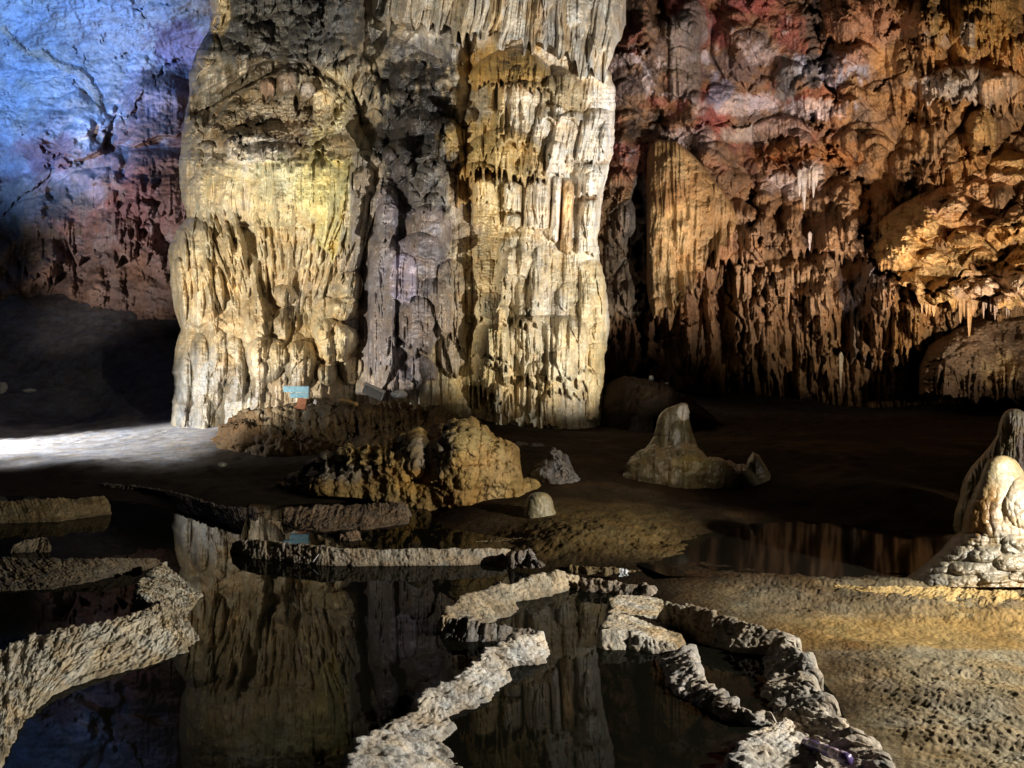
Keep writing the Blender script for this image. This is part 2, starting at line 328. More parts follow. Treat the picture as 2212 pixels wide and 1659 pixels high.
# --- left pillar, authored features
cv.tier([(410, 210), (450, 190), (520, 150), (600, 122), (680, 140), (745, 190), (775, 240)], [(410, 255), (470, 222), (540, 180), (610, 146), (690, 165), (745, 222), (775, 265)], -34, jag=3, fl=0, tr=.2)
cv.tier([(425, -60), (600, -80), (785, -60)], [(410, 205), (460, 205), (530, 158), (600, 128), (690, 148), (750, 195), (785, 240)], 22, jag=6, jp=14, fl=1.5, fp=18, tr=.2, hw=.35)
cv.tier([(448, -70), (492, -70)], [(448, 45), (468, 66), (492, 20)], 16, jag=6, col=CREAM)
for (x, y, w, l, h, c) in ((577, 168, 34, 40, 16, (.34, .24, .18)), (620, 152, 40, 44, 15, (.32, .25, .20)), (665, 175, 34, 36, 12, (.30, .27, .24)),
                           (700, 188, 50, 88, 20, (.60, .52, .34)), (738, 208, 30, 70, 16, (.62, .58, .38)), (640, 200, 36, 60, 8, None), (545, 190, 50, 40, 10, (.22, .17, .10)),
                           (500, 200, 60, 110, 12, (.26, .22, .15)), (735, 290, 70, 60, 16, (.36, .28, .16)), (720, 330, 80, 240, 18, YEL), (785, 360, 46, 60, 16, (.34, .26, .17))):
    cv.tier([(x-w/2, y+w*.3), (x-w/4, y+w*.08), (x, y), (x+w/4, y+w*.08), (x+w/2, y+w*.3)], [(x-w/2, y+l*.8), (x, y+l), (x+w/2, y+l*.8)], h, jag=l*.1, jp=5, fl=1.6, fp=5, col=c, ca=.8)
cv.lobe(447, 252, 9, 24, -20, None, 0, 2, .3, .3); cv.lobe(640, 224, 6, 22, -22); cv.crack([(500, 262), (540, 270), (560, 262)], 5, 16, 9)
cv.tier([(490, 298), (560, 288), (600, 300)], [(490, 344), (540, 350), (600, 346)], 12, jag=3, fl=3, fp=11, tr=.15, col=WHITE, ca=.6)
cv.tier([(386, 330), (470, 330), (540, 352), (640, 340), (700, 350), (770, 330)], [(386, 470), (430, 476), (470, 455), (520, 490), (570, 520), (620, 540), (690, 560), (740, 520), (770, 470)], 13, jag=40, jp=13, fl=2.5, fp=12, tr=.5, hw=.35)
# slanted root-like fringes which fan in towards the waist
for k in range(100):
    r = cv.rs; x0 = 430+r.uniform(0, 345); y0 = r.uniform(440, 560)+20*math.sin(x0*.05); L_ = r.uniform(45, 150); tgt = 600
    sl = np.clip((tgt-x0)/420., -.36, .36)+r.uniform(-.1, .1); w_ = r.uniform(6, 15)
    cv.tier([(x0-w_/2, y0+14), (x0, y0), (x0+w_/2, y0+14)], [(x0-w_/2, y0+L_*.6), (x0+w_*.1, y0+L_), (x0+w_/2, y0+L_*.7)], w_*r.uniform(.4, .75), jag=2, fl=1., fp=4, tr=r.uniform(.4, .9), slant=sl, hw=.8)
for k in range(22):
    r = cv.rs; x0 = 380+r.uniform(0, 190); y0 = r.uniform(470, 620); L_ = r.uniform(60, 150); w_ = r.uniform(12, 26)
    cv.tier([(x0-w_/2, y0+10), (x0, y0), (x0+w_/2, y0+10)], [(x0-w_/2, y0+L_*.6), (x0+2, y0+L_), (x0+w_/2, y0+L_*.6)], r.uniform(8, 15), jag=3, fl=.8, fp=5, tr=.4, slant=.12, hw=.8)
cv.tier([(362, 470), (400, 462), (440, 480), (460, 500)], [(362, 640), (400, 700), (430, 715), (460, 690)], 16, jag=14, jp=12, fl=3, fp=14, tr=.2)
cv.tier([(775, 330), (800, 322), (835, 340)], [(760, 560), (790, 610), (815, 560), (835, 420)], 14, jag=12, fl=4, fp=9, slant=-.15, col=(.40, .37, .32), ca=.6)
for (x, y, rx, ry, h, te, ro) in ((755, 620, 30, 34, 24, .1, .1), (742, 668, 32, 26, 24, .2, -.2), (722, 742, 46, 50, 30, .35, .3), (757, 800, 24, 32, 22, .3, 0), (575, 778, 42, 50, 30, .2, 0),
                             (648, 790, 34, 54, 30, .35, 0), (707, 808, 22, 26, 22, .3, 0), (612, 640, 26, 24, 18, .2, 0), (505, 800, 26, 70, 12, 0, 0), (470, 780, 20, 70, 12, 0, 0), (430, 800, 22, 80, 12, 0, 0), (397, 820, 16, 70, 10, 0, 0),
                             (700, 690, 26, 50, 12, .2, .3), (560, 690, 30, 50, 14, .1, 0), (610, 705, 20, 40, 12, .1, 0)):
    cv.lobe(x, y, rx, ry, h*1.45, (.60, .52, .34) if x > 690 else None, .5, 2.4, te, ro)
cv.random_tiers(50, (400, 200, 760, 320), (14, 40), (.5, 1.1), (.2, .35)); cv.random_tiers(34, (380, 620, 680, 880), (18, 44), (1.4, 3), (.12, .24))
cv.random_tiers(40, (420, -60, 790, 150), (30, 80), (.6, 1.5), (.2, .35)); cv.cells(11, 7, 6, cv.ell(600, 255, 150, 50, .4, .5), .5, 2)
# --- centre, authored
for (x, y, w, l, h, c) in ((900, 230, 90, 120, 34, None), (860, 300, 70, 90, 30, None), (925, 330, 90, 130, 40, (.14, .14, .14)), (960, 250, 90, 110, 30, None), (925, 440, 100, 120, 34, (.20, .18, .19)),
                           (836, 400, 50, 120, 26, (.26, .25, .30)), (905, 500, 150, 260, 30, (.16, .145, .16)), (825, 480, 62, 370, 24, (.22, .205, .22)), (905, 765, 84, 60, 34, (.22, .20, .23)), (900, 640, 80, 130, 20, None),
                           (980, 95, 22, 46, 20, None), (950, 40, 160, 100, 20, None), (975, 560, 60, 260, 24, (.24, .20, .16)), (870, 545, 60, 110, 14, (.34, .32, .44))):
    cv.tier([(x-w/2, y+w*.35), (x-w/4, y+w*.08), (x, y), (x+w/4, y+w*.08), (x+w/2, y+w*.35)], [(x-w/2, y+l*.85), (x, y+l), (x+w/2, y+l*.85)], h, jag=l*.06, jp=7, fl=2, fp=8, col=c, ca=.7, tr=.3)
cv.random_tiers(40, (790, 150, 1010, 460), (24, 60), (.5, 1.2), (.2, .35)); cv.random_tiers(16, (790, 460, 1010, 760), (24, 60), (1.5, 3), (.1, .2)); cv.tier([(785, 600), (950, 610)], [(785, 880), (960, 880)], 4, jag=10, fl=7, fp=12, tr=.3)
# --- right pillar, authored
def dome(x, y, w, rise, l, h, jag, fl, fp, c, slant=0., skew=0., ca=.75, tr=.3):
    cv.tier([(x-w/2, y+rise), (x-w*.35, y+rise*.45), (x-w*.15, y+rise*.08), (x+w*.1, y), (x+w*.3, y+rise*.3), (x+w*.43, y+rise*.7), (x+w/2, y+rise+skew)],
            [(x-w/2, y+l), (x-w*.2, y+l*.95), (x+w*.2, y+l*1.0+skew*.6), (x+w/2, y+l+skew)], h, jag=jag, jp=5, fl=fl, fp=fp, col=c, ca=ca, slant=slant, tr=tr)
dome(1130, 175, 110, 10, 140, 22, 10, 4, 8, (.64, .60, .50), -.05)
dome(1105, 104, 190, 56, 74, 48, 14, 3, 6, GOLD, 0, 20, .8, .8)
for (x, y, l) in ((1060, 180, 60), (1072, 235, 60), (1083, 180, 110)): dome(x, y, 16, 8, l, 26, 3, 1, 4, (.46, .34, .14))
dome(1215, 150, 90, 40, 110, 26, 10, 3, 6, (.44, .36, .22)); dome(1240, 240, 80, 20, 110, 22, 8, 4, 7, (.60, .57, .50), -.25)
dome(1195, 225, 70, 20, 150, 20, 8, 5, 7, (.68, .65, .57), -.25)
dome(1090, 275, 200, 60, 100, 38, 22, 5, 8, (.44, .33, .14), 0, 10, .8, .8)
dome(1030, 350, 90, 20, 90, 24, 12, 4, 7, (.42, .28, .10)); dome(1050, 375, 60, 20, 110, 24, 4, 1.5, 6, (.50, .42, .24)); dome(1108, 390, 38, 8, 64, 24, 4, 3, 5, (.56, .52, .42))
dome(1108, 460, 40, 8, 30, 22, 3, 1, 5, (.50, .46, .36)); dome(1200, 305, 44, 6, 70, 26, 4, 3, 5, (.74, .72, .66)); dome(1160, 385, 60, 20, 110, 18, 8, 4, 6, (.54, .50, .42))
dome(1205, 380, 20, 4, 140, 22, 3, 2, 5, (.76, .74, .68), -.06); dome(1228, 385, 26, 6, 160, 20, 5, 2, 6, (.60, .42, .22), -.04)
dome(1295, 235, 66, 8, 115, 20, 6, 4, 7, (.70, .68, .62), -.2); dome(1285, 352, 70, 8, 70, 22, 5, 4, 8, (.72, .70, .62), -.05); dome(1285, 430, 70, 8, 120, 20, 5, 4, 8, (.66, .62, .52), -.05)
dome(1125, 500, 100, 24, 200, 22, 10, 2, 8, (.46, .42, .32)); dome(1050, 560, 90, 30, 130, 18, 8, 2, 6, (.44, .38, .24)); dome(1115, 535, 70, 20, 60, 14, 5, 2, 5, (.56, .50, .36))
dome(1060, 630, 80, 40, 140, 26, 14, 3, 6, (.46, .40, .26), -.02, 10); dome(1085, 660, 60, 20, 130, 14, 10, 3.5, 5, (.60, .54, .38), -.05)
dome(1280, 560, 60, 14, 250, 16, 6, 2, 12, (.54, .46, .28)); dome(1225, 680, 90, 24, 170, 16, 10, 3, 14, (.50, .44, .30))
dome(1060, 700, 100, 20, 150, 22, 24, 4, 8, (.44, .37, .20)); dome(1180, 680, 200, 30, 145, 20, 22, 3, 10, (.52, .46, .32), 0, 0, .6)
dome(1290, 740, 50, 12, 170, 16, 6, 3, 10, (.52, .43, .24)); dome(1140, 810, 150, 10, 110, 10, 10, 7, 12, (.44, .36, .20))
for (x, y, ry) in ((1075, 862, 34), (1100, 872, 30), (1150, 865, 40), (1128, 850, 30), (1180, 880, 30)): cv.lobe(x, y, 12, ry, 14, (.54, .47, .32), .6, 2.4)
cv.random_tiers(34, (1000, 120, 1330, 560), (16, 50), (1.4, 4), (.16, .3), slant=-.1); cv.random_tiers(16, (1000, 580, 1310, 800), (30, 70), (1, 2.2), (.08, .16)); cv.flutes(8, 300, 3.4, ss(1050, 1150, U)*ss(560, 440, V)*ss(90, 170, V), 6, -.16); cv.cells(9, 6, 4, ss(1120, 1060, U)*ss(980, 1010, U)*ss(420, 470, V)*ss(760, 700, V), .5, 5)
cv.gran(7, 1.1, 1, 2); cv.gran(4, .7, 1, 5); cv.gran(26, 3, 1, 6)
cvC = cv
column = empty('limestone_column', (-2.6, 18, .6))
tag(column, 'huge floor-to-ceiling limestone column of fused pillars with fluted draperies, behind the dark pools', 'cave column')
LP = [(-70, 452, 800), (0, 452, 795), (30, 458, 800), (69, 450, 798), (109, 424, 795), (157, 409, 775), (204, 410, 770), (284, 394, 790), (320, 390, 835), (346, 386, 838), (419, 390, 822), (470, 403, 812),
      (500, 380, 806), (540, 364, 800), (617, 369, 793), (680, 378, 790), (711, 390, 792), (742, 380, 790), (805, 372, 786), (836, 378, 786), (892, 370, 780), (960, 366, 790)]
RP = [(-70, 1000, 1352), (0, 1000, 1346), (69, 1000, 1341), (109, 1005, 1317), (144, 1012, 1312), (187, 1012, 1329), (281, 985, 1327), (330, 992, 1324), (406, 1000, 1304), (469, 1003, 1297), (518, 1004, 1291),
      (560, 1005, 1296), (600, 1003, 1308), (680, 998, 1316), (724, 996, 1316), (774, 990, 1306), (899, 985, 1306), (960, 980, 1310)]
CP = [(-70, 740, 1080), (150, 745, 1060), (300, 760, 1050), (500, 770, 1050), (700, 765, 1050), (960, 760, 1040)]
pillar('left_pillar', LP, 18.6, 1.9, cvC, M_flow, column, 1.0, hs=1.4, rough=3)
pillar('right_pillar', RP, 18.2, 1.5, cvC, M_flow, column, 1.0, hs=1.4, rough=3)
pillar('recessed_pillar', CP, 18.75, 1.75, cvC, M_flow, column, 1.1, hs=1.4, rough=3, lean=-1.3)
cv = Canvas(760, -90, 1380, 200, (.56, .53, .46), 8)
cv.flutes(13, 300, 9, 1, 2, slant=-.12); cv.flutes(6, 200, 4, 1, 4, slant=-.12); cv.flutes(34, 300, 12, 1, 6, slant=-.12)
for x, c in ((1070, GOLD), (1155, OCH), (1225, OCH), (1000, (.42, .36, .24)), (870, (.42, .38, .32)), (1190, (.34, .33, .32)), (820, (.30, .30, .29))): cv.paint(x, 30, 16, 110, c, .65, .4, .4)
cv.random_tiers(50, (790, -80, 1350, 90), (12, 34), (2, 6), (.2, .4), slant=-.12); cv.gran(6, 1, 1, 2)
pillar_d = lambda U, V: 17.6+.9*((U-1080)/270.)**2
sheet('hanging_curtain', [(792, -90), (1352, -90)], [(792, 30), (815, 48), (860, 56), (900, 60), (935, 50), (975, 66), (1000, 78), (1040, 76), (1090, 84), (1130, 92), (1180, 100), (1230, 122), (1262, 150), (1300, 160), (1318, 130), (1352, 60)],
      pillar_d, 1.25, cv, M_flow, column, 1.0, jag=18, jp=9, back=.6, seed=4, edge_p=8)

# ================================================================== RIGHT WALL
cv = Canvas(1000, -110, 2560, 960, (.24, .15, .08), 21)
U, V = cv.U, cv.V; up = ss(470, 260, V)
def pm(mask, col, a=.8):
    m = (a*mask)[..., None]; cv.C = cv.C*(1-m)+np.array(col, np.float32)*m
n1 = fbm(U/90, V/70, 3, 5, .6); n2 = fbm(U/50, V/60, 6, 5, .65)
pm(up*ss(-.2, .3, n1)*ss(1900, 1700, U+120*n2), (.25, .075, .075), .9); pm(up*ss(0, .35, -n1)*ss(1950, 1750, U), (.10, .075, .08), .8)
pm(ss(.25, .5, n2)*up*ss(1900, 1600, U+.4*V), (.50, .45, .48), .75); pm(ss(1650, 1900, U-.2*V)*ss(-.3, .2, n1), (.42, .24, .09), .7)
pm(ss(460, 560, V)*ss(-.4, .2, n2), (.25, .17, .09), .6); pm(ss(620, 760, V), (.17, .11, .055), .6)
for a in ((1800, 150, 80, 34, (.42, .46, .58)), (1620, 225, 90, 22, (.52, .48, .52)), (1560, 200, 30, 30, (.20, .22, .34)), (1750, 235, 60, 20, (.56, .52, .56)), (1480, 300, 60, 24, (.34, .28, .28)), (1660, 290, 80, 24, (.46, .40, .36)),
          (1745, 370, 40, 30, (.62, .60, .60)), (1690, 400, 60, 24, (.48, .42, .40)), (1500, 60, 30, 60, (.22, .21, .21)), (1700, 190, 24, 60, (.15, .16, .17)), (1760, 330, 90, 40, (.32, .15, .05)), (1680, 330, 60, 30, (.34, .15, .05)),
          (2080, 180, 110, 34, (.46, .42, .40)), (2150, 185, 60, 24, (.50, .40, .34)), (2040, 50, 30, 70, (.42, .40, .38)), (1850, 60, 90, 80, (.36, .20, .12)), (2120, 40, 90, 80, (.46, .26, .08)), (1950, 130, 60, 30, (.42, .26, .12)), (1380, 480, 30, 90, (.15, .15, .16)),
          (1870, 640, 50, 60, (.17, .16, .17)), (1760, 30, 26, 130, (.08, .07, .06))): cv.paint(*a, .85, .4, .6)
cv.H += 50*fbm(U/240, V/220, 5, 3)+22*fbm(U/90, V/80, 1, 3)
big = rid(U/170+.3*n1, V/150+.3*n2, 2, 2); cv.H -= 36*ss(.82, .97, big)
cv.cells(80, 110, 34, 1-.4*up, .6, 2, 2); cv.cells(26, 26, 5, 1, .6, 4); cv.cells(11, 11, 1.6, 1, .5, 6)
def wdome(x, y, w, rise, l, h, jag, fl, fp, c, slant=0., skew=0., ca=.75, tr=.3):
    cv.tier([(x-w/2, y+rise), (x-w*.35, y+rise*.45), (x-w*.15, y+rise*.08), (x+w*.1, y), (x+w*.3, y+rise*.3), (x+w*.43, y+rise*.7), (x+w/2, y+rise+skew)],
            [(x-w/2, y+l), (x-w*.2, y+l*.95), (x+w*.2, y+l*1.0+skew*.6), (x+w/2, y+l+skew)], h, jag=jag, jp=7, fl=fl, fp=fp, col=c, ca=ca, slant=slant, tr=tr)
wdome(1590, 430, 130, 60, 140, 60, 20, 5, 12, (.34, .22, .13)); wdome(1780, 420, 180, 40, 130, 24, 16, 4, 12, (.28, .18, .10)); wdome(1700, 560, 240, 30, 260, 30, 40, 8, 12, (.23, .15, .08))
wdome(1880, 600, 90, 30, 170, 34, 20, 4, 12, (.18, .16, .15)); wdome(2080, 140, 190, 30, 80, 36, 20, 4, 9, (.46, .42, .38)); wdome(2170, 150, 110, 30, 80, 30, 16, 4, 9, (.48, .32, .18))
wdome(2120, 230, 70, 30, 90, 30, 20, 4, 9, (.46, .30, .12)); wdome(2040, 250, 60, 30, 120, 22, 20, 3, 9, (.34, .22, .12)); wdome(1900, 620, 80, 20, 160, 20, 20, 4, 10, (.24, .14, .06))
wdome(1960, 640, 70, 20, 120, 30, 20, 4, 10, (.30, .18, .07)); wdome(1350, 430, 90, 30, 260, 24, 20, 5, 10, (.13, .11, .09))
wdome(1480, 20, 70, 10, 200, 20, 14, 4, 10, (.22, .20, .19)); wdome(2100, -40, 200, 10, 130, 20, 30, 6, 12, (.44, .28, .10)); wdome(2090, 40, 34, 10, 60, 22, 8, 3, 5, (.44, .42, .40)); wdome(1690, 250, 130, 20, 50, 20, 20, 2, 7, (.36, .24, .20))
cv.random_tiers(150, (1280, 380, 2300, 640), (24, 90), (.7, 2.4), (.16, .34), jag=.16); cv.random_tiers(150, (1300, 580, 2300, 800), (16, 50), (2, 5), (.14, .32), jag=.2)
cv.random_tiers(90, (1900, -100, 2350, 350), (24, 80), (.8, 2.4), (.2, .4), jag=.2); cv.random_tiers(130, (1280, -100, 1900, 400), (20, 90), (.4, 1.2), (.12, .3), jag=.1)
mk = ss(540, 640, V); cv.flutes(21, 340, 13, mk, 3, slant=.12); cv.flutes(9, 200, 4.5, mk, 5, slant=.1); cv.flutes(9, 90, 2, ss(300, 420, V), 4)
cv.crack([(1385, 420), (1392, 520), (1388, 640), (1395, 760), (1385, 860)], 15, 90, 8); cv.crack([(1790, 280), (1850, 380), (1890, 450), (1880, 520), (1930, 600), (1990, 650)], 12, 45, 24)
cv.crack([(1755, -60), (1770, 60), (1775, 180), (1800, 280)], 12, 30, 22); cv.crack([(1560, 600), (1590, 680), (1620, 800)], 6, 40, 8); cv.crack([(1740, 640), (1750, 740)], 5, 40, 6)
cv.crack([(1330, 330), (1460, 310), (1540, 270), (1640, 240)], 7, 20, 18); cv.crack([(1905, 190), (1990, 90), (2030, 20)], 6, 20, 18); cv.crack([(2000, 380), (2120, 320), (2212, 290)], 7, 30, 16)
cv.gran(9, 2.6, 1, 2); cv.gran(30, 4, 1, 3)
cvR = cv
def DR(U, V):
    d = 22.5-2.6*ss(1500, 2250, U)+.8*ss(1500, 1250, U)
    return d-1.4*ss(350, -50, V)+.8*ss(640, 760, V)+1.1*ss(780, 900, V)
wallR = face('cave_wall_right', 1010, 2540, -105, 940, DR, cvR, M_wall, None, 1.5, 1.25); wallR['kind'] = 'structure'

# golden hanging flowstone beside the dark cleft
cv = Canvas(1370, 340, 1600, 720, (.36, .24, .11), 30); U, V = cv.U, cv.V
cv.paint(1470, 560, 50, 130, (.46, .32, .15), .8); cv.paint(1430, 400, 60, 40, (.24, .13, .05), .7); cv.flutes(22, 300, 7, 1, 1); cv.flutes(9, 200, 2.5, 1, 3); cv.cells(14, 12, 4, ss(.0, .4, fbm(U/40, V/50, 4)), .4, 3)
cv.random_tiers(26, (1390, 600, 1560, 680), (10, 26), (1, 2.4), (.2, .4)); cv.gran(8, 1.6, 1, 2)
tag(sheet('hanging_flowstone', [(1397, 345), (1404, 315), (1419, 300), (1460, 305), (1500, 335), (1550, 395), (1600, 470)], [(1397, 640), (1406, 672), (1422, 683), (1440, 676), (1468, 640), (1496, 610), (1548, 540), (1600, 480)], lambda U, V: 21.0+.5*fbm(U/60, V/70, 3, 3), .45, cv, M_wall, None, 1.2, jag=30, jp=9, back=.7, seed=2, edge_p=2.2, hs=2.2),
    'smooth golden tongue of flowstone hanging beside the black cleft on the right wall', 'flowstone')
# the glowing orange bulge, upper right
cv = Canvas(1860, 260, 2560, 760, (.50, .33, .14), 33); U, V = cv.U, cv.V
cv.paint(2120, 420, 140, 60, (.54, .34, .20), .7); cv.paint(2150, 620, 90, 40, (.60, .48, .38), .7); cv.paint(1950, 520, 70, 60, (.56, .38, .15), .7); cv.paint(2010, 350, 90, 50, (.30, .17, .07), .5)
cv.H += 26*fbm(U/110, V/60, 3, 3); cv.cells(60, 42, 22, 1, .7, 1); cv.cells(24, 14, 8, 1, .6, 3); cv.cells(10, 7, 3, 1, .5, 5)
cv.crack([(1900, 590), (2010, 640), (2080, 590), (2150, 560), (2212, 500)], 7, 40, 10); cv.crack([(1900, 450), (1960, 420), (2050, 400)], 5, 24, 8); cv.crack([(1990, 640), (2090, 600), (2200, 590)], 4, 24, 6)
cv.random_tiers(60, (1890, 330, 2300, 650), (30, 90), (.3, .8), (.2, .35), jag=.1); cv.gran(9, 2.4, 1, 2)
tag(sheet('flowstone_bulge', [(1878, 530), (1900, 470), (1960, 430), (2010, 405), (2060, 365), (2120, 335), (2212, 290), (2400, 240), (2520, 300)], [(1878, 540), (1900, 575), (1940, 605), (1985, 640), (2010, 668), (2060, 650), (2110, 640), (2150, 650), (2212, 655), (2400, 640), (2520, 500)], lambda U, V: 20.2+.5*fbm(U/80, V/70, 3, 3), 1.5, cv, M_wall, None, 1.3, hs=1.6, jag=16, jp=14, back=1.2, seed=5, tr=.75, edge_p=2.2),
    'big bulging orange-tan flowstone mass jutting from the wall at the upper right', 'flowstone')
# rounded brown flowstone boss under the bulge
cv = Canvas(1960, 660, 2560, 900, (.13, .09, .055), 35); U, V = cv.U, cv.V
cv.H += 18*fbm(U/50, V/40, 2, 3); cv.cells(30, 20, 12, 1, .5, 4); cv.cells(12, 8, 6, 1, .5, 2); cv.flutes(13, 140, 9, ss(770, 820, V), 2); cv.paint(2165, 800, 40, 40, (.46, .36, .20), .6); cv.gran(8, 2, 1, 2)
tag(sheet('flowstone_boss', [(1985, 790), (2005, 745), (2060, 710), (2130, 690), (2212, 680), (2400, 690), (2520, 760)], [(1985, 850), (2040, 856), (2212, 864), (2400, 868), (2520, 850)], lambda U, V: 19.9+.4*fbm(U/60, V/60, 3, 3), 1.2, cv, M_wall, None, 1.3, hs=2., jag=10, jp=10, back=1., seed=6, tr=.8, edge_p=4),
    'dark knobbly rounded flowstone boss beneath the orange bulge at the right edge', 'flowstone')

# stalactites: tapered fluted drips
def drip(cx, cy, L_, w, d, col, seed, bend=0.):
    n = 28; m = 14; t = np.linspace(0, 1, n)[:, None]; th = np.linspace(0, 2*PI, m, endpoint=False)[None]
    r = w*(1-t)**.7*(1+.25*fbm(t*6+seed, t*0, 2, 2))+.3; r = r*np.sqrt(np.clip(t/.16, .02, 1)); r = np.where(t >= 1, .2, r)
    rr = r*(1+.14*np.cos(th*3+seed+t*2))
    u = cx+bend*t*t*L_+rr*np.cos(th); v = cy+t*L_+0*th; dd = d+rr*np.sin(th)*d/F
    P = ray(u, v, dd); C = np.ones(P.shape)*np.array(col); return P, C
def stalactites(name, items, d, col, mat, label, group=None):
    Vs = []; Qs = []; Cs = []; o = 0
    for i, (x, y, l, w) in enumerate(items):
        P, C = drip(x, y, l, w, d, col, i*1.7); h, ww = P.shape[:2]; idx = np.arange(h*ww).reshape(h, ww); idx = np.concatenate([idx, idx[:, :1]], 1)
        Qs.append(np.stack([idx[:-1, :-1], idx[:-1, 1:], idx[1:, 1:], idx[1:, :-1]], -1).reshape(-1, 4)+o); o += h*ww; Vs.append(P.reshape(-1, 3)); Cs.append(C.reshape(-1, 3))
    ob = rawmesh(name, np.concatenate(Vs), np.concatenate(Qs), mat, np.concatenate(Cs)); return tag(ob, label, 'stalactites', group)
stalactites('stalactite_cluster', [(1727, 365, 60, 7), (1737, 370, 85, 8), (1748, 366, 42, 6), (1757, 360, 68, 7), (1764, 365, 40, 4)], 20.3, (.52, .49, .46), M_flow, 'bright white pair of dripping stalactites high on the red-brown right wall')
stalactites('stalactite', [(1749, 500, 42, 5)], 20.6, (.42, .39, .38), M_flow, 'short lone white stalactite low on the brown right wall')
stalactites('stalactite', [(1816, 760, 80, 6)], 20.6, (.40, .37, .28), M_flow, 'slender pale stalactite hanging lowest on the dark right wall')
_r = np.random.RandomState(3)
def row(n, x0, x1, y, l, w, dy=6):
    return [(x0+(x1-x0)*(i+_r.uniform(-.6, .6))/n, y+_r.uniform(-dy, dy)-10, 10+l*_r.uniform(.25, 1.)**1.5, w*_r.uniform(.5, 1.2)) for i in range(n)]
stalactites('stalactite_cluster', row(11, 2058, 2115, 645, 85, 8), 18.9, (.46, .31, .16), M_flow, 'row of tan pointed stalactites under the left part of the orange bulge')
stalactites('stalactite_cluster', row(10, 2125, 2200, 655, 50, 5), 18.9, (.36, .29, .25), M_flow, 'row of short greyish stalactites under the orange bulge at the right edge')
stalactites('stalactite_cluster', row(6, 1990, 2035, 640, 55, 8), 18.8, (.46, .30, .14), M_flow, 'few blunt stalactites at the lower left tip of the orange bulge')
stalactites('stalactite_cluster', row(22, 1590, 1760, 592, 90, 7, 16), 21.0, (.30, .20, .11), M_wall, 'fringe of thin brown stalactites across the middle of the right wall')
stalactites('stalactite_cluster', row(9, 1490, 1560, 560, 60, 5, 18), 20.8, (.30, .20, .11), M_wall, 'small stalactites at the right foot of the golden flowstone tongue')

# ================================================================== LEFT WALL
cv = Canvas(-320, -110, 900, 700, (.36, .38, .42), 41); U, V = cv.U, cv.V
def band(p, w): # distance to polyline
    d = np.full(U.shape, 1e9, np.float32); P = np.array(p, float)
    for a, b_ in zip(P[:-1], P[1:]):
        q = b_-a; t = np.clip(((U-a[0])*q[0]+(V-a[1])*q[1])/(q**2).sum(), 0, 1); d = np.minimum(d, np.hypot(U-a[0]-t*q[0], V-a[1]-t*q[1]))
    return d
n1 = fbm(U/80, V/60, 3, 5, .6); n2 = fbm(U/30, V/40, 5, 5, .65)
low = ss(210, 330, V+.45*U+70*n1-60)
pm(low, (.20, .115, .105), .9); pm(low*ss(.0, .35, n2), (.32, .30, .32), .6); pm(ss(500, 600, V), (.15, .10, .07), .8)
for a in ((200, 260, 60, 60, (.52, .50, .52)), (120, 300, 60, 30, (.40, .38, .40)), (340, 200, 60, 50, (.34, .28, .33)), (270, 420, 90, 70, (.30, .16, .17)), (180, 400, 70, 60, (.32, .27, .28)), (90, 330, 60, 40, (.24, .13, .14)), (60, 440, 120, 60, (.15, .14, .13)), (400, 110, 60, 60, (.22, .18, .28)),
          (370, 170, 50, 24, (.10, .08, .08)), (60, 520, 100, 50, (.14, .11, .08))): cv.paint(*a, .85, .4, .6)
cv.H += 40*fbm(U/230, V/160, 2, 3)+13*fbm(U/70, V/50, 1, 4)
cv.H += 22*low*ss(-.1, .4, fbm(U/60, V/70, 6, 3))
Hs = V-(-.15*U+230); 
cv.tier([(130, 210), (170, 190), (215, 230), (240, 260)], [(60, 290), (130, 320), (170, 345), (215, 325), (240, 262)], 34, jag=6, jp=18, fl=2, fp=16, tr=.8)
cv.tier([(250, 240), (300, 180), (360, 160), (410, 180)], [(250, 300), (290, 320), (340, 300), (410, 290)], 30, jag=12, jp=18, fl=2, fp=12, tr=.6)
cv.tier([(115, 400), (160, 370), (230, 360), (300, 400)], [(115, 480), (170, 560), (240, 560), (300, 540)], 34, jag=16, jp=14, fl=5, fp=14, tr=.4)
cv.tier([(240, 330), (330, 320), (420, 340)], [(240, 420), (320, 470), (420, 450)], 26, jag=16, fl=3, fp=12, tr=.3); cv.tier([(20, 440), (100, 420), (160, 460)], [(20, 560), (90, 600), (160, 590)], 26, jag=16, fl=4, fp=12)
for p, w, d in [(p_, w_, d_*.55) for p_, w_, d_ in (([(330, 90), (300, 105), (240, 125)], 4, 22), ([(150, 90), (180, 120), (185, 150)], 4, 22), ([(60, 290), (130, 330), (180, 350), (235, 300), (250, 250), (330, 190), (400, 120)], 8, 40), ([(0, 460), (80, 400), (150, 340)], 8, 40),
                ([(300, 30), (370, 50), (430, 20)], 4, 24), ([(200, 60), (220, 75), (330, 60)], 3, 16), ([(280, 430), (300, 500), (310, 600)], 6, 30), ([(330, 450), (335, 520)], 5, 30), ([(215, 640), (260, 560)], 3, 20), ([(0, 90), (70, 120), (160, 180)], 3, 12), ([(-100, 230), (40, 200), (120, 170)], 3, 14))]: cv.crack(p, w*.6, d*.7, 14)
d = band([(5, 60), (30, 90), (60, 115), (100, 118), (130, 142), (165, 152), (190, 172), (205, 200), (218, 240)], 0)+7*n2
cv.H += 8*(1-ss(2, 12, d)); m_ = 1-ss(5, 11, d); pm(m_, (.40, .33, .26), .85)
cv.cells(60, 30, 11, 1-.7*low, .8, 3); cv.cells(20, 11, 3, 1, .7, 1); cv.cells(44, 46, 14, low, .6, 5); cv.cells(12, 10, 3.5, 1, .6, 2); cv.flutes(14, 100, 2.5, low*ss(420, 520, V), 2); cv.random_tiers(24, (0, 420, 420, 620), (20, 60), (1, 2), (.12, .25), jag=.16)
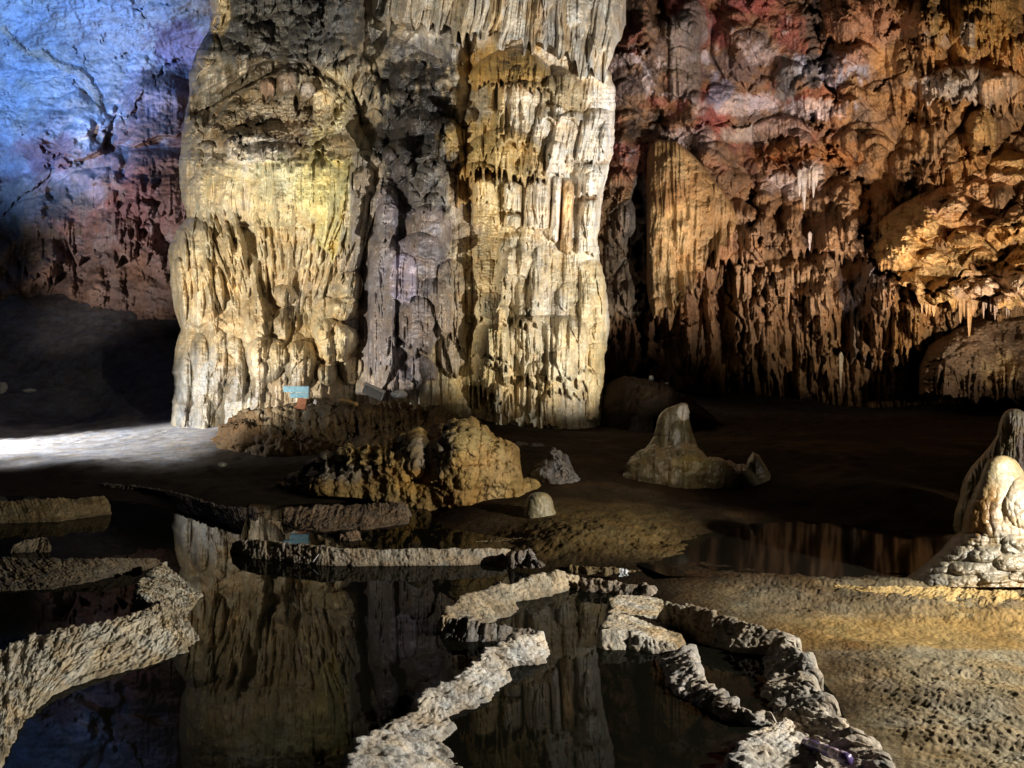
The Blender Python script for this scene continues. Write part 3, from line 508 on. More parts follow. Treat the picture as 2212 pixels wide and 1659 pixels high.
cv.gran(8, 1.8, 1, 3); cv.gran(30, 3, 1, 3)
cvL = cv
def DL(U, V): return 27.5-2.2*ss(0, 420, U)*ss(100, 400, V)-1.5*ss(500, 640, V)+2.5*ss(250, -50, V)*0-2.0*ss(150, -60, V)
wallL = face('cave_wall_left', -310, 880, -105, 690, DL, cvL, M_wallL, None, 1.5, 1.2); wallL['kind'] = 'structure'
print('columns and walls', time.time()-T0)

# ================================================================== GROUND
CP_ = []
def c(u, v, z=None, D=None):
    if D is None: D = (CH-max(z, 0))*F/(v-CY)
    elif z is None: z = CH-(v-CY)*D/F
    CP_.append(((u-CX)/F*D, D, z))
for (u, v) in ((100, 1120), (250, 1160), (420, 1150), (430, 1200), (100, 1330), (250, 1650), (450, 1500), (700, 1400), (900, 1300), (600, 1600), (1000, 1500), (1200, 1500), (1300, 1650), (1250, 1350), (1550, 1450), (1500, 1560), (1620, 1490),
               (-300, 1400), (-300, 1120), (0, 1560), (-400, 1800), (600, 2200), (1500, 2200), (1100, 1900), (700, 1280), (-900, 1300), (300, 1230), (0, 1230), (1000, 1260)): c(u, v, -.25)
for (u, v) in ((0, 1062), (200, 1066), (380, 1088), (480, 1102), (-300, 1060), (-900, 1060)): c(u, v, .03)
c(570, 1098, .13); c(700, 1078, .13); c(850, 1078, .13)
c(250, 1035, .12); c(500, 1060, .15); c(450, 1000, .22); c(300, 975, .33); c(100, 1040, .10); c(0, 1030, .10); c(0, 985, .28); c(180, 1000, .28); c(-400, 985, .28); c(0, 930, .45); c(200, 925, .50); c(400, 930, .52); c(200, 895, .72); c(400, 900, .72)
c(0, 780, D=22.5); c(0, 610, D=27); c(360, 650, D=25.5); c(-500, 700, D=25); c(300, 800, D=21.5); c(200, 640, D=26); c(-500, 850, D=20); c(480, 750, D=24); c(800, 700, D=27); c(1100, 760, D=27)
c(480, 908, D=17.6); c(800, 885, D=17); c(1000, 905, D=17); c(1250, 930, D=16.3); c(1340, 910, D=18.5)
c(600, 1000, .25); c(700, 1045, .16); c(640, 960, .45); c(900, 1040, .18)
for (u, v) in ((620, 1120), (760, 1110), (860, 1120), (650, 1165), (850, 1170), (1000, 1165), (560, 1150)): c(u, v, -.08)
for a in ((960, 1105, .14), (1000, 1125, .15), (1200, 1125, .2), (1150, 1165, .16), (1350, 1175, .14), (1400, 1205, .10), (1250, 1200, .13), (1300, 1110, .2), (1450, 1130, .16), (1250, 1090, .22), (1400, 1060, .26), (1300, 1020, .36), (1200, 980, .48), (1100, 1245, -.05), (1200, 1262, -.1)): c(*a)
for a in ((1600, 1200, .0), (1800, 1220, .0), (1950, 1190, .0), (2300, 1190, .0), (1520, 1200, .04), (1700, 1160, .03), (2500, 1200, .0)): c(*a)
for a in ((1550, 1110, .16), (1800, 1100, .15), (2100, 1100, .15), (1600, 1050, .26), (1800, 1000, .42), (2000, 1050, .40), (2300, 1020, .42), (2800, 1000, .45)): c(*a)
c(1480, 1000, D=11.5); c(1600, 950, D=14.5); c(1700, 905, D=19); c(1500, 880, D=19.5); c(2000, 900, D=18); c(2300, 900, D=18); c(2700, 880, D=20); c(1500, 860, D=24); c(2000, 868, D=24); c(2700, 868, D=24)
for a in ((1440, 1248, .09), (1560, 1248, .12), (1700, 1256, .13), (1900, 1276, .13), (2060, 1270, .14), (2212, 1266, .14), (2600, 1262, .14)): c(*a)
for a in ((1500, 1290, .07), (1650, 1325, .05), (1800, 1345, .0), (2000, 1372, .0), (2212, 1394, .0), (2600, 1400, .0), (1560, 1335, .05), (1700, 1365, .03)): c(*a)
for a in ((1760, 1400, .04), (1900, 1385, .03), (2100, 1430, .05), (2000, 1480, .06), (1900, 1550, .05), (2150, 1560, .07), (2212, 1659, .07), (1960, 1659, .04), (2400, 1700, .08), (2300, 1900, .08), (2700, 1500, .08), (2000, 2100, .03), (2900, 2300, .08), (1840, 1480, .05)): c(*a)
CPa = np.array(CP_)
def rbf_fit(P, eps=.35, lam=.02):
    d = np.hypot(P[:, None, 0]-P[None, :, 0], P[:, None, 1]-P[None, :, 1]); A = np.sqrt(d*d+eps*eps)-eps
    n = len(P); Q = np.c_[np.ones(n), P[:, 0], P[:, 1]]; M = np.zeros((n+3, n+3)); M[:n, :n] = A-.12*np.eye(n); M[:n, n:] = Q; M[n:, :n] = Q.T
    w = np.linalg.solve(M+1e-9*np.eye(n+3), np.r_[P[:, 2], 0, 0, 0]); return w
_w = rbf_fit(CPa)
def G0(x, y):
    r = _w[-3]+_w[-2]*x+_w[-1]*y
    for (px, py, _), w in zip(CPa, _w[:-3]): r = r+w*(np.sqrt((x-px)**2+(y-py)**2+.1225)-.35)
    return r
def G(x, y):
    z = G0(x, y); x = x+0.*z; a = np.clip(y/10, .25, 1.2)
    dry = ss(-.05, .1, z); sand = ss(1.2, 1.9, x)*ss(7, 5.5, y); dist = ss(12, 18, y)
    fl = 1-.75*ss(-4, -6, x); z = z+.05*a*fl*fbm(x/1.4, y/1.4, 2, 4)*dry+.018*a*fl*fbm(x/.22, y/.22, 3, 4)*dry
    tw = (y+.28*x+.12*fbm(x/.7, y/.7, 1, 3))/.42; z = z+sand*dry*.030*(ss(.8, 1., tw-np.floor(tw))-(tw-np.floor(tw)))
    z = z+sand*dry*(.015*fbm(x/.07, y/.07, 4, 4)+.010*fbm(x/.016, y/.016, 5, 3)+.018*rid((x+.3*y)/.5, (y-.2*x)/.35, 6, 2))
    f1, f2 = wor(x/.5, y/.5, 3); z = z+(1-sand)*dry*.022*a*ss(.35, .05, f1)*ss(.3, .6, vn(x/2, y/2, 4))*ss(1., 4, np.abs(x+1)+0*x)
    mz = np.exp(-((x-.75)/1.3)**2-((y-7.1)/.9)**2)*dry; z = z+mz*(.025*fbm(x/.09, y/.09, 4, 3)+.012*fbm(x/.025, y/.025, 5, 2)+.03*fbm(x/.5, y/.4, 1, 2))
    z = z+.35*dist*fbm(x/4, y/4, 5, 3)*ss(19, 23, y)
    return z
d1 = []; vv = 2350.
while vv > 835:
    d1.append(CH*F/(vv-CY)); nxt = CH*F/(vv-1.6-CY) if vv-1.6 > CY+1 else 1e9
    if nxt-d1[-1] > .06: break
    vv -= 1.6
dd = d1[-1]
while dd < 30: dd += .06; d1.append(dd)
d1 = np.array(d1); tn = np.linspace(-1.05, 1.05, 1500); TN, DD = np.meshgrid(tn, d1); X = TN*DD; Y = DD
Z = G(X, Y)
gc = np.ones(X.shape+(3,), np.float32)*np.array((.026, .018, .010), np.float32)
def gp(m, col, a=.8):
    global gc
    m = (np.clip(m, 0, 1)*a)[..., None]; gc = gc*(1-m)+np.array(col, np.float32)*m
nA = fbm(X/.8, Y/.8, 3, 5); nB = fbm(X/.25, Y/.25, 5, 5)
gp(ss(-4.8, -6.4, X+.4*nA)*ss(11.5, 13, Y+.8*nA+.35*(X+5)), (.42, .42, .43), .95)                 # grey silt on the left, paled to paint in the lamp's pool of light
gp(ss(17.5, 20, Y+nA), (.07, .07, .075), .85)
gp(ss(1.0, 1.6, X+.15*nA)*ss(5.9, 5.5, Y+.05*nA), (.25, .21, .13), .95); gp(ss(1.0, 1.6, X)*ss(6.5, 5.2, Y)*ss(.0, .4, nB), (.29, .26, .19), .6)
gp(ss(1.3, 1.8, X)*ss(4.35, 4.5, Y-.05*nA-.06*(X-1.6))*ss(5.2, 4.9, Y), (.30, .20, .07), .85)
gp(ss(.6, -.2, np.abs(X-.8)-.6)*ss(6.2, 6.8, Y)*ss(9, 8, Y), (.19, .135, .055), .8)
gp(ss(.0, .5, nA)*ss(-4, -2, X)*ss(16, 14, Y), (.085, .052, .026), .6)
ground = grid('ground', np.stack([X, Y, Z], -1), gc, M_mud); ground['kind'] = 'structure'
print('ground', time.time()-T0)
def gz(x, y): return float(G(np.array([float(x)]), np.array([float(y)]))[0])

def gd(u, v, lo=3.2, hi=22.):
    u = np.atleast_1d(np.asarray(u, float)); v = np.broadcast_to(np.asarray(v, float), u.shape); Dg = np.geomspace(lo, hi, 260)
    UU, DG = np.meshgrid(u, Dg); vv_ = CY+(CH-np.maximum(G0((UU-CX)/F*DG, DG), 0))*F/DG
    hit = vv_ <= v[None]; k = np.where(hit.any(0), hit.argmax(0), len(Dg)-1); return Dg[k]
# ------------------------------------------------------------------ water
def poly_water(name, pts, z, mw=mw):
    P = [foot(u, v, z) for u, v in pts]; me = bpy.data.meshes.new(name); me.from_pydata([tuple(p) for p in P], [], [list(range(len(P)))]); me.materials.append(mw)
    o = bpy.data.objects.new(name, me); CL.objects.link(o); o['kind'] = 'structure'
    if me.polygons[0].normal.z < 0: me.flip_normals()
    return o
poly_water('water', [(-1800, 1058), (560, 1062), (620, 1105), (560, 1150), (500, 1178), (700, 1188), (1090, 1195), (1180, 1222), (1420, 1250), (1520, 1310), (1700, 1375), (1800, 1500), (1900, 1700), (2000, 2500), (-2600, 2500)], 0.)
poly_water('upper_pool_water', [(540, 1085), (900, 1075), (960, 1140), (1130, 1168), (1090, 1192), (800, 1188), (600, 1178), (520, 1160)], .085)
poly_water('side_pool_water', [(1440, 1244), (1380, 1222), (1330, 1160), (1450, 1110), (2600, 1110), (2700, 1262), (2200, 1264), (1900, 1274), (1700, 1254)], .095, mw2)

# ================================================================== RIMSTONE DAMS
def dam(name, crest, ft, zc, zf, label, col=(.46, .42, .33), col2=None, flute=.02, gran_=1., back=.03, dens=1., lip=.006, group='rimstone dams round the dark pools', step=.006, parent=None, wob=1.):
    A = np.array([foot(u, v, zf) for u, v in ft]); B = np.array([foot(u, v, zc) for u, v in crest])
    def arc(P): q = np.r_[0, np.cumsum(np.linalg.norm(np.diff(P, axis=0), axis=1))]; return q/q[-1]
    ay = np.interp(arc(B), arc(A), A[:, 1])
    B = np.array([foot(u, v, np.clip(CH-(v-CY)*(y_+.03)/F, zf+.04, zc)) for (u, v), y_ in zip(crest, ay)])
    def resamp(P, n):
        s_ = np.r_[0, np.cumsum(np.linalg.norm(np.diff(P, axis=0), axis=1))]; t = np.linspace(0, s_[-1], n); return np.stack([np.interp(t, s_, P[:, k]) for k in range(3)], -1), s_[-1]
    _, la = resamp(A, 8); _, lb = resamp(B, 8); n = int(np.clip(max(la, lb)/step, 60, 900)); A, _ = resamp(A, n); B, _ = resamp(B, n)
    wd = np.linalg.norm(B-A, axis=1).mean(); m = int(np.clip(wd/step, 16, 120)); s_ = np.linspace(0, max(la, lb), n)
    rs = sum(map(ord, label)) % 97; wl = wob*np.minimum(1, wd/.12)
    # uneven rim and foot
    dirs = B-A; dirs[:, 2] = 0; dl = np.linalg.norm(dirs, axis=1, keepdims=True)+1e-6; dirs = dirs/dl
    A = A-dirs*(.03*wl*fbm(s_/.09, s_*0+rs, 2, 4))[:, None]; B = B+dirs*(.05*wl*fbm(s_/.05, s_*0+rs, 4, 4)+.02*wl*(rid(s_/.035, s_*0+rs, 5, 1)-.5))[:, None]
    B[:, 2] += .018*wl*fbm(s_/.12, s_*0+rs, 6, 3)
    ends = np.minimum(1, np.minimum(s_, s_[-1]-s_)/.06)
    t = np.r_[np.linspace(-.25, 0, max(4, m//8), endpoint=False), np.linspace(0, 1, m)]
    rows = []; tt = []
    for q in t:
        p = A+(B-A)*q
        if q > 0: p[:, 2] = A[:, 2]+(B[:, 2]-A[:, 2])*(1-(1-q)**1.15)
        else: p[:, 2] = A[:, 2]+q*.6
        rows.append(p); tt.append(np.full(n, q))
    nb = max(8, m//3)
    for k in range(1, nb+1):                                    # over the lip and down the hidden side
        q = k/nb; p = B.copy(); off = lip*math.sin(min(1, q*3)*PI/2)+back*q; p = p+dirs*off; p[:, 2] = B[:, 2]-(B[:, 2]+.3)*q**1.25; rows.append(p); tt.append(np.full(n, 1+q))
    P = np.stack(rows, 0); TT = np.stack(tt, 0); SS = np.broadcast_to(s_, TT.shape); AR = TT*wd
    P[..., 2] -= (1-ends)*.12
    gu = np.gradient(P, axis=1); gv = np.gradient(P, axis=0); N_ = np.cross(gu, gv); N_ /= np.linalg.norm(N_, axis=-1, keepdims=True)+1e-9
    if N_[m//2, :, 2].mean() < 0: N_ = -N_
    h = .016*fbm(SS/.07, AR/.07, rs % 5, 3)+.008*fbm(SS/.018, AR/.018, 3, 3); f1, _ = wor(SS/.024, AR/.024, rs % 4); h = h+.009*(1-f1)
    h = h*gran_+.012*wl.mean()*fbm(SS/.22, AR/.16, rs % 3, 3)+.006*(1-wor(SS/.05, AR/.035, rs % 6)[0])+flute*(rid(SS/.045+.5*fbm(SS/.2, AR/.2, 2, 2), AR/.35, 3, 2)-.6)*ss(.15, .9, TT)+ss(.95, 1.15, TT)*flute*1.6*(rid(SS/.04, AR/.5, 1, 2)-.6)
    P = P+N_*(h*ss(-.3, .1, TT)*min(1, wd/.1))[..., None]
    C = np.ones(P.shape, np.float32)*np.array(col, np.float32); nn = fbm(SS/.15, AR/.15, 2, 4)
    c2 = np.array(col2 if col2 else [a*.62 for a in col], np.float32); mm = ss(-.1, .4, nn)[..., None]*.6; C = C*(1-mm)+c2*mm
    wet = ss(.16, .02, TT)[..., None]*.55; C = C*(1-wet)+c2*.6*wet                # tide mark at the foot
    o = grid(name, P, C, M_calc, parent); return tag(o, label, 'rimstone dam', group)
PALE = (.68, .66, .60); TAN = (.42, .35, .22); DIM = (.22, .18, .12); CRM = (.66, .62, .50)
dam('rimstone_dam', [(-90, 1450), (0, 1408), (73, 1374), (164, 1356), (255, 1337), (328, 1314), (345, 1300), (300, 1290), (300, 1262), (325, 1243), (350, 1220)],
    [(-60, 1760), (8, 1640), (30, 1580), (110, 1500), (200, 1465), (328, 1436), (401, 1407), (430, 1380), (396, 1336), (434, 1285), (400, 1262), (372, 1240)], .15, 0, 'broad rough pale cream dam sweeping from the left edge into the big pool', CRM, (.50, .42, .26), .012, 1.2, wob=.8)
dam('rimstone_dam', [(-120, 1190), (0, 1204), (109, 1209), (219, 1209), (328, 1206), (352, 1211)], [(-120, 1285), (0, 1276), (109, 1272), (186, 1258), (260, 1242), (350, 1224)], .12, 0, 'dim grey-brown dam behind the broad pale dam at the left edge', DIM, None, .01)
dam('rimstone_dam', [(18, 1185), (50, 1168), (91, 1159), (108, 1170)], [(24, 1194), (60, 1193), (100, 1192), (118, 1190)], .1, 0, 'small dull stub of dam standing alone in the left pool', DIM)
dam('rimstone_dam', [(-120, 1086), (0, 1083), (120, 1079), (235, 1071)], [(-120, 1140), (0, 1130), (120, 1127), (246, 1110)], .2, 0, 'olive-brown straight dam at the far left by the dark bank', (.26, .20, .10), None, .012)
dam('rimstone_dam', [(215, 1046), (300, 1050), (345, 1058), (400, 1070), (452, 1088), (510, 1100), (562, 1099)], [(215, 1062), (300, 1070), (350, 1078), (398, 1108), (450, 1120), (485, 1135), (560, 1165)], .12, 0, 'dark blocky dam along the foot of the brown mud bank', (.16, .13, .10), None, .03)
dam('rimstone_dam', [(497, 1175), (520, 1166), (540, 1166), (620, 1172), (711, 1181), (806, 1187), (858, 1186), (1024, 1186), (1087, 1186), (1122, 1190)],
    [(500, 1194), (540, 1204), (583, 1208), (693, 1221), (806, 1223), (858, 1222), (950, 1222), (1024, 1220), (1090, 1216), (1124, 1208)], .165, 0, 'long low straight beige dam at the back edge of the big reflecting pool', (.46, .41, .32), (.34, .27, .18), .006, .9, wob=.6)
dam('rimstone_dam', [(612, 1102), (634, 1096), (700, 1092), (806, 1090), (886, 1086)], [(606, 1132), (650, 1144), (700, 1147), (800, 1142), (892, 1130)], .2, .085, 'brown straight dam behind the long beige dam, below the ochre outcrop', (.26, .19, .12), None, .02)
dam('rimstone_dam', [(722, 1158), (750, 1147), (782, 1144)], [(735, 1167), (760, 1168), (790, 1166)], .15, .085, 'tiny reddish stub of dam in the back pool', (.28, .20, .13))
dam('rimstone_dam', [(1256, 1246), (1216, 1236), (1170, 1240), (1130, 1250), (1091, 1261), (1049, 1273), (1000, 1293), (978, 1312), (945, 1343)],
    [(1262, 1262), (1245, 1268), (1212, 1279), (1160, 1291), (1112, 1302), (1117, 1322), (1080, 1336), (1045, 1345), (985, 1366)], .13, 0, 'pale upper limb of the zigzag dam in the middle of the pools', (.54, .47, .34), None, .014, 1.1)
dam('rimstone_dam', [(948, 1336), (1007, 1336), (1060, 1348), (1110, 1358), (1172, 1362)], [(940, 1378), (1000, 1385), (1040, 1386), (1090, 1382), (1168, 1376)], .11, 0, 'dark fluted middle bend of the zigzag dam', (.34, .31, .27), None, .035)
dam('rimstone_dam', [(1178, 1362), (1120, 1374), (1076, 1394), (1030, 1420), (1000, 1450), (975, 1470), (911, 1500), (885, 1541), (830, 1580), (767, 1618), (735, 1700)],
    [(1188, 1400), (1172, 1431), (1097, 1441), (1090, 1479), (1060, 1506), (1021, 1531), (966, 1547), (973, 1575), (952, 1605), (1000, 1655), (1035, 1730)], .13, 0, 'whitest limb of the zigzag dam running down to the bottom edge', PALE, (.48, .42, .33), .018, 1.2)
dam('rimstone_dam', [(1240, 1246), (1320, 1256), (1400, 1262), (1428, 1278)], [(1246, 1276), (1320, 1282), (1380, 1290), (1422, 1294)], .1, 0, 'thin grey-brown dam linking the zigzag dam to the pale plate', (.36, .31, .25), None, .03)
dam('rimstone_dam', [(1345, 1284), (1328, 1292), (1320, 1312), (1312, 1335), (1308, 1368)], [(1424, 1288), (1436, 1312), (1452, 1345), (1463, 1372), (1470, 1396)], .13, .03, 'smooth cream plate of dam between two narrow black pools', (.60, .55, .44), (.44, .32, .14), .012, .6)
dam('rimstone_dam', [(1308, 1356), (1350, 1362), (1390, 1374), (1435, 1390), (1482, 1393)], [(1306, 1386), (1350, 1402), (1400, 1410), (1450, 1410), (1488, 1410)], .1, 0, 'grey fluted front lip below the smooth cream plate', (.50, .46, .38), None, .03)
dam('rimstone_dam', [(1482, 1391), (1497, 1420), (1509, 1451), (1523, 1475), (1564, 1500), (1605, 1532), (1695, 1549)], [(1436, 1414), (1432, 1440), (1440, 1468), (1458, 1502), (1548, 1544), (1612, 1570), (1696, 1570)], .11, 0, 'grey curved dam descending between the narrow pools towards the tube', (.48, .45, .40), None, .028, 1.1)
dam('rimstone_dam', [(1702, 1555), (1650, 1580), (1605, 1598), (1592, 1632), (1608, 1700), (1630, 1800)], [(1708, 1562), (1724, 1589), (1742, 1612), (1760, 1640), (1785, 1700), (1820, 1800)], .13, .0, 'bright white rough dam end at the bottom edge beside the purple tube', (.66, .63, .56), (.56, .52, .42), .014, 1.2)
dam('rimstone_dam', [(1420, 1300), (1516, 1316), (1605, 1343), (1700, 1363)], [(1440, 1372), (1454, 1366), (1550, 1400), (1647, 1418)], .16, 0, 'brownish rough dam wall below the ochre bank', (.34, .29, .21), None, .012)
dam('rimstone_dam', [(1697, 1362), (1714, 1395), (1736, 1440), (1768, 1480), (1770, 1515), (1792, 1560), (1850, 1592), (1900, 1640), (1930, 1700)], [(1640, 1418), (1655, 1440), (1662, 1480), (1660, 1500), (1672, 1530), (1690, 1562), (1720, 1596), (1765, 1640), (1800, 1700)], .17, 0, 'shadowed fluted edge of the sandy bank beside the narrow right pool', (.42, .38, .31), None, .045, 1.2, wob=1.4)
dam('rimstone_dam', [(1093, 1202), (1120, 1192), (1140, 1190), (1158, 1210), (1185, 1222)], [(1094, 1230), (1120, 1233), (1140, 1235), (1165, 1238), (1195, 1238)], .13, 0, 'dark jagged block where the long beige dam meets the zigzag dam', (.28, .25, .22), None, .04)
dam('rimstone_dam', [(890, 1178), (1000, 1172), (1100, 1166), (1150, 1163), (1185, 1170), (1207, 1195), (1226, 1216)], [(890, 1188), (1000, 1184), (1100, 1182), (1140, 1186), (1160, 1200), (1180, 1216), (1200, 1232)], .12, .03, 'thin curved brown lip along the foot of the granular mound', (.28, .22, .12), None, .03)
dam('rimstone_dam', [(1215, 1218), (1300, 1226), (1370, 1231), (1430, 1240)], [(1220, 1246), (1290, 1254), (1370, 1256), (1430, 1256)], .10, .0, 'dark brown dam crest with a scrap of white plastic on it', (.20, .15, .07), None, .012)
dam('rimstone_dam', [(1440, 1242), (1560, 1243), (1660, 1249), (1780, 1262), (1900, 1270), (2000, 1268), (2100, 1262), (2300, 1258)], [(1440, 1252), (1560, 1252), (1660, 1262), (1780, 1290), (1900, 1310), (2000, 1325), (2100, 1335), (2300, 1345)], .135, .05, 'long ochre rim holding the black side pool at the right', (.46, .33, .13), None, .008, 1., wob=.5)
print('dams', time.time()-T0)

# ================================================================== OUTCROP, MOUNDS, STALAGMITES
cv = Canvas(420, 800, 1260, 1160, (.33, .22, .075), 51); U, V = cv.U, cv.V
cv.paint(980, 960, 60, 40, (.48, .37, .16), .8); cv.paint(930, 1000, 50, 50, (.18, .17, .15), .8); cv.paint(1060, 1020, 50, 60, (.46, .32, .14), .7); cv.paint(960, 1050, 90, 30, (.36, .24, .08), .8); cv.paint(800, 980, 80, 30, (.38, .29, .12), .7); cv.paint(700, 1020, 80, 30, (.26, .25, .22), .7); cv.paint(880, 1040, 40, 30, (.42, .24, .05), .7)
cv.H += 22*fbm(U/60, V/50, 2, 3); cv.cells(34, 28, 16, 1, .7, 2); cv.cells(13, 11, 6, 1, .6, 4); cv.cells(6, 6, 2.2, 1, .6, 1); cv.gran(9, 3, 1, 4)
cv.crack([(760, 1030), (770, 990), (800, 975)], 5, 16, 5); cv.crack([(870, 1050), (900, 1040), (960, 1050)], 5, 20, 5); cv.crack([(1010, 1000), (1050, 1010), (1100, 1000)], 4, 16, 5)
cvO = cv
def mound(name, rows_top, base, D, ry, cvs, mat, label, cat, step=1.2, jag=3, parent=None, seed=1, hs=1., group=None, pw=.7, disp=.06, sc=1.):
    """rock standing on the floor: outline top(u) over base(u), rounded from its front foot over the crest and down behind"""
    u0 = rows_top[0][0]; u1 = rows_top[-1][0]; u = np.linspace(u0, u1, int((u1-u0)/step)+2)
    T = curve(rows_top)(u)+jag*fbm(u/9, u*0+seed, seed, 4); B = curve(base)(u); T = np.minimum(T, B-1)
    n = int((B-T).max()/step*1.2)+6; a = np.linspace(0, PI, n)[:, None]         # 0 front foot .. pi/2 crest .. pi back foot
    fr = np.clip(a/(PI/2), 0, 1); V = B+10-(B+10-T)*np.sin(np.clip(a, 0, PI/2))**.9; U = np.broadcast_to(u, V.shape)
    s_ = (u-u0)/(u1-u0)*2-1; edge = np.sqrt(np.clip(1-np.abs(s_)**3, 0.0, 1)); Df = D+0*u
    if D > 0 and group is None:
        q_ = gd(u[::8], B[::8]); q_ = np.interp(u, u[::8], np.minimum(q_, D+2)); Df = .35*q_+.65*np.median(q_)+ry*.8
    H, C = cvs.at(U, np.minimum(V, B)); H = H-H.mean()
    prof = 1-np.cos(np.clip(a, 0, PI/2))**1.0*1.0
    d = Df-ry*edge*(1-prof**1.5)-H*hs*Df/F*np.clip((PI/2-a)*6+.25, 0, 1)*edge**.5
    P = ray(U, V, d)
    bk = a[:, 0] > PI/2
    q = ((a-PI/2)/(PI/2))[bk]; top = P[~bk][-1]
    Pb = np.repeat(top[None], bk.sum(), 0); Pb[..., 1] += ry*.8*np.sin(q*PI/2); Pb[..., 0] += (top[:, 0]/top[:, 1])[None]*ry*.5*q; zb = P[0][:, 2]; Pb[..., 2] = top[:, 2]+(np.minimum(zb, top[:, 2])-.1-top[:, 2])*(1-np.cos(q*PI/2))
    P = np.concatenate([P[~bk], Pb])
    gu_ = np.gradient(P, axis=1); gv_ = np.gradient(P, axis=0); N_ = np.cross(gu_, gv_); N_ /= np.linalg.norm(N_, axis=-1, keepdims=True)+1e-9
    if N_[..., 2].mean() < 0: N_ = -N_
    sx = np.broadcast_to(P[0][:, 0][None], P.shape[:2]); ty = np.cumsum(np.linalg.norm(gv_, axis=-1), axis=0)
    w1 = 1-wor(sx/(sc*.34)+.5*fbm(sx/sc, ty/sc, 2, 2), ty/(sc*.3), seed)[0]; w2 = 1-wor(sx/(sc*.1), ty/(sc*.09), seed+1)[0]; w3 = 1-wor(sx/(sc*.035), ty/(sc*.035), seed+2)[0]
    hh = disp*(1.1*fbm(sx/(sc*.55), ty/(sc*.5), seed, 4)+.55*w1+.24*w2+.09*w3-.5)
    P = P+N_*hh[..., None]
    o = grid(name, P, C, mat, parent); return tag(o, label, cat, group)
mound('rock_outcrop', [(600, 1050), (640, 1035), (700, 1000), (760, 975), (830, 960), (890, 955), (905, 940), (925, 950), (950, 925), (975, 915), (1000, 912), (1035, 925), (1060, 940), (1090, 960), (1110, 978), (1112, 1000), (1120, 1040), (1150, 1052), (1180, 1068)],
      [(600, 1054), (700, 1058), (780, 1066), (850, 1085), (920, 1100), (1000, 1106), (1060, 1092), (1130, 1080), (1180, 1078)], 11.4, 1.0, cvO, M_wall, 'craggy ochre rock outcrop rising in front of the column', 'rock outcrop', hs=.7, jag=16, disp=.15, sc=1.0, step=1.)
cv = Canvas(420, 780, 1260, 1160, (.095, .066, .036), 55); U, V = cv.U, cv.V
cv.paint(520, 940, 60, 40, (.07, .045, .025), .8); cv.paint(640, 900, 80, 30, (.20, .17, .12), .7); cv.cells(40, 26, 14, 1, .6, 1); cv.cells(12, 10, 5, 1, .6, 2); cv.gran(8, 2.4, 1, 2)
mound('mud_ridge', [(452, 952), (470, 930), (500, 912), (540, 898), (600, 888), (680, 882), (760, 878), (830, 877), (880, 880), (930, 890), (980, 902), (1030, 925), (1060, 945)],
      [(452, 960), (520, 974), (620, 978), (720, 972), (850, 980), (980, 972), (1060, 955)], 14.6, 1.9, cv, M_mud, 'rough dark brown mud ridge along the foot of the column', 'rock ridge', hs=.6, jag=9, disp=.19, sc=1.1)
cv = Canvas(1250, 780, 1600, 960, (.02, .014, .009), 56); cv.cells(16, 8, 4, 1, .6, 1); cv.gran(8, 2, 1, 2)
mound('mud_heap', [(1285, 880), (1310, 830), (1350, 812), (1400, 818), (1440, 830), (1480, 858), (1520, 885), (1570, 922)], [(1285, 910), (1400, 930), (1570, 930)], 19., 1.6, cv, M_mud, 'dark brown conical mud heap against the foot of the right wall', 'mud heap')
cv = Canvas(1100, 930, 1300, 1070, (.15, .145, .14), 57); cv.cells(10, 9, 6, 1, .5, 1); cv.gran(8, 2, 1, 2)
mound('rubble_cone', [(1158, 1018), (1180, 992), (1196, 968), (1212, 980), (1240, 1010), (1262, 1034)], [(1158, 1024), (1200, 1038), (1262, 1042)], 12.2, .35, cv, M_calc, 'grey knobbly cone of rubble to the right of the ochre outcrop', 'rubble heap', hs=1.2, jag=8, disp=.11, sc=.5, step=.8)
cv = Canvas(1080, 920, 1300, 1070, (.18, .17, .16), 58); cv.cells(16, 13, 6, 1, .5, 1); cv.gran(8, 2, 1, 2)
mound('boulder', [(1105, 970), (1120, 955), (1135, 958), (1150, 972)], [(1105, 985), (1150, 985)], 13.2, .3, cv, M_mud, 'left of the two dark rounded boulders behind the ochre outcrop', 'boulder', group='dark boulders behind the ochre outcrop')
mound('boulder', [(1140, 975), (1155, 958), (1172, 960), (1188, 978)], [(1140, 988), (1188, 990)], 12.9, .3, cv, M_mud, 'right of the two dark boulders, nearest the grey rubble cone', 'boulder', group='dark boulders behind the ochre outcrop')

def stalag(name, rows, D, ry, cvs, label, mat=M_smag, hs=1.2, pw=.9, rough=1.2, step=1.):
    return tag(pillar(name, rows, D, ry, cvs, mat, None, step, hs, pw, 0, rough), label, 'stalagmite')
# small dome
cv = Canvas(1120, 1050, 1210, 1125, (.30, .27, .17), 60); cv.cells(12, 20, 2, 1, .4, 1); cv.gran(9, 1, 1, 2)
stalag('stalagmite', [(1063, 1163, 1166), (1064, 1154, 1176), (1067, 1147, 1184), (1073, 1141, 1190), (1082, 1137, 1194), (1100, 1135, 1197), (1110, 1132, 1202), (1120, 1130, 1206)], float(gd(1166, 1112)[0])+.02, .17, cv, 'low smooth olive dome of a stalagmite at the right foot of the ochre outcrop')
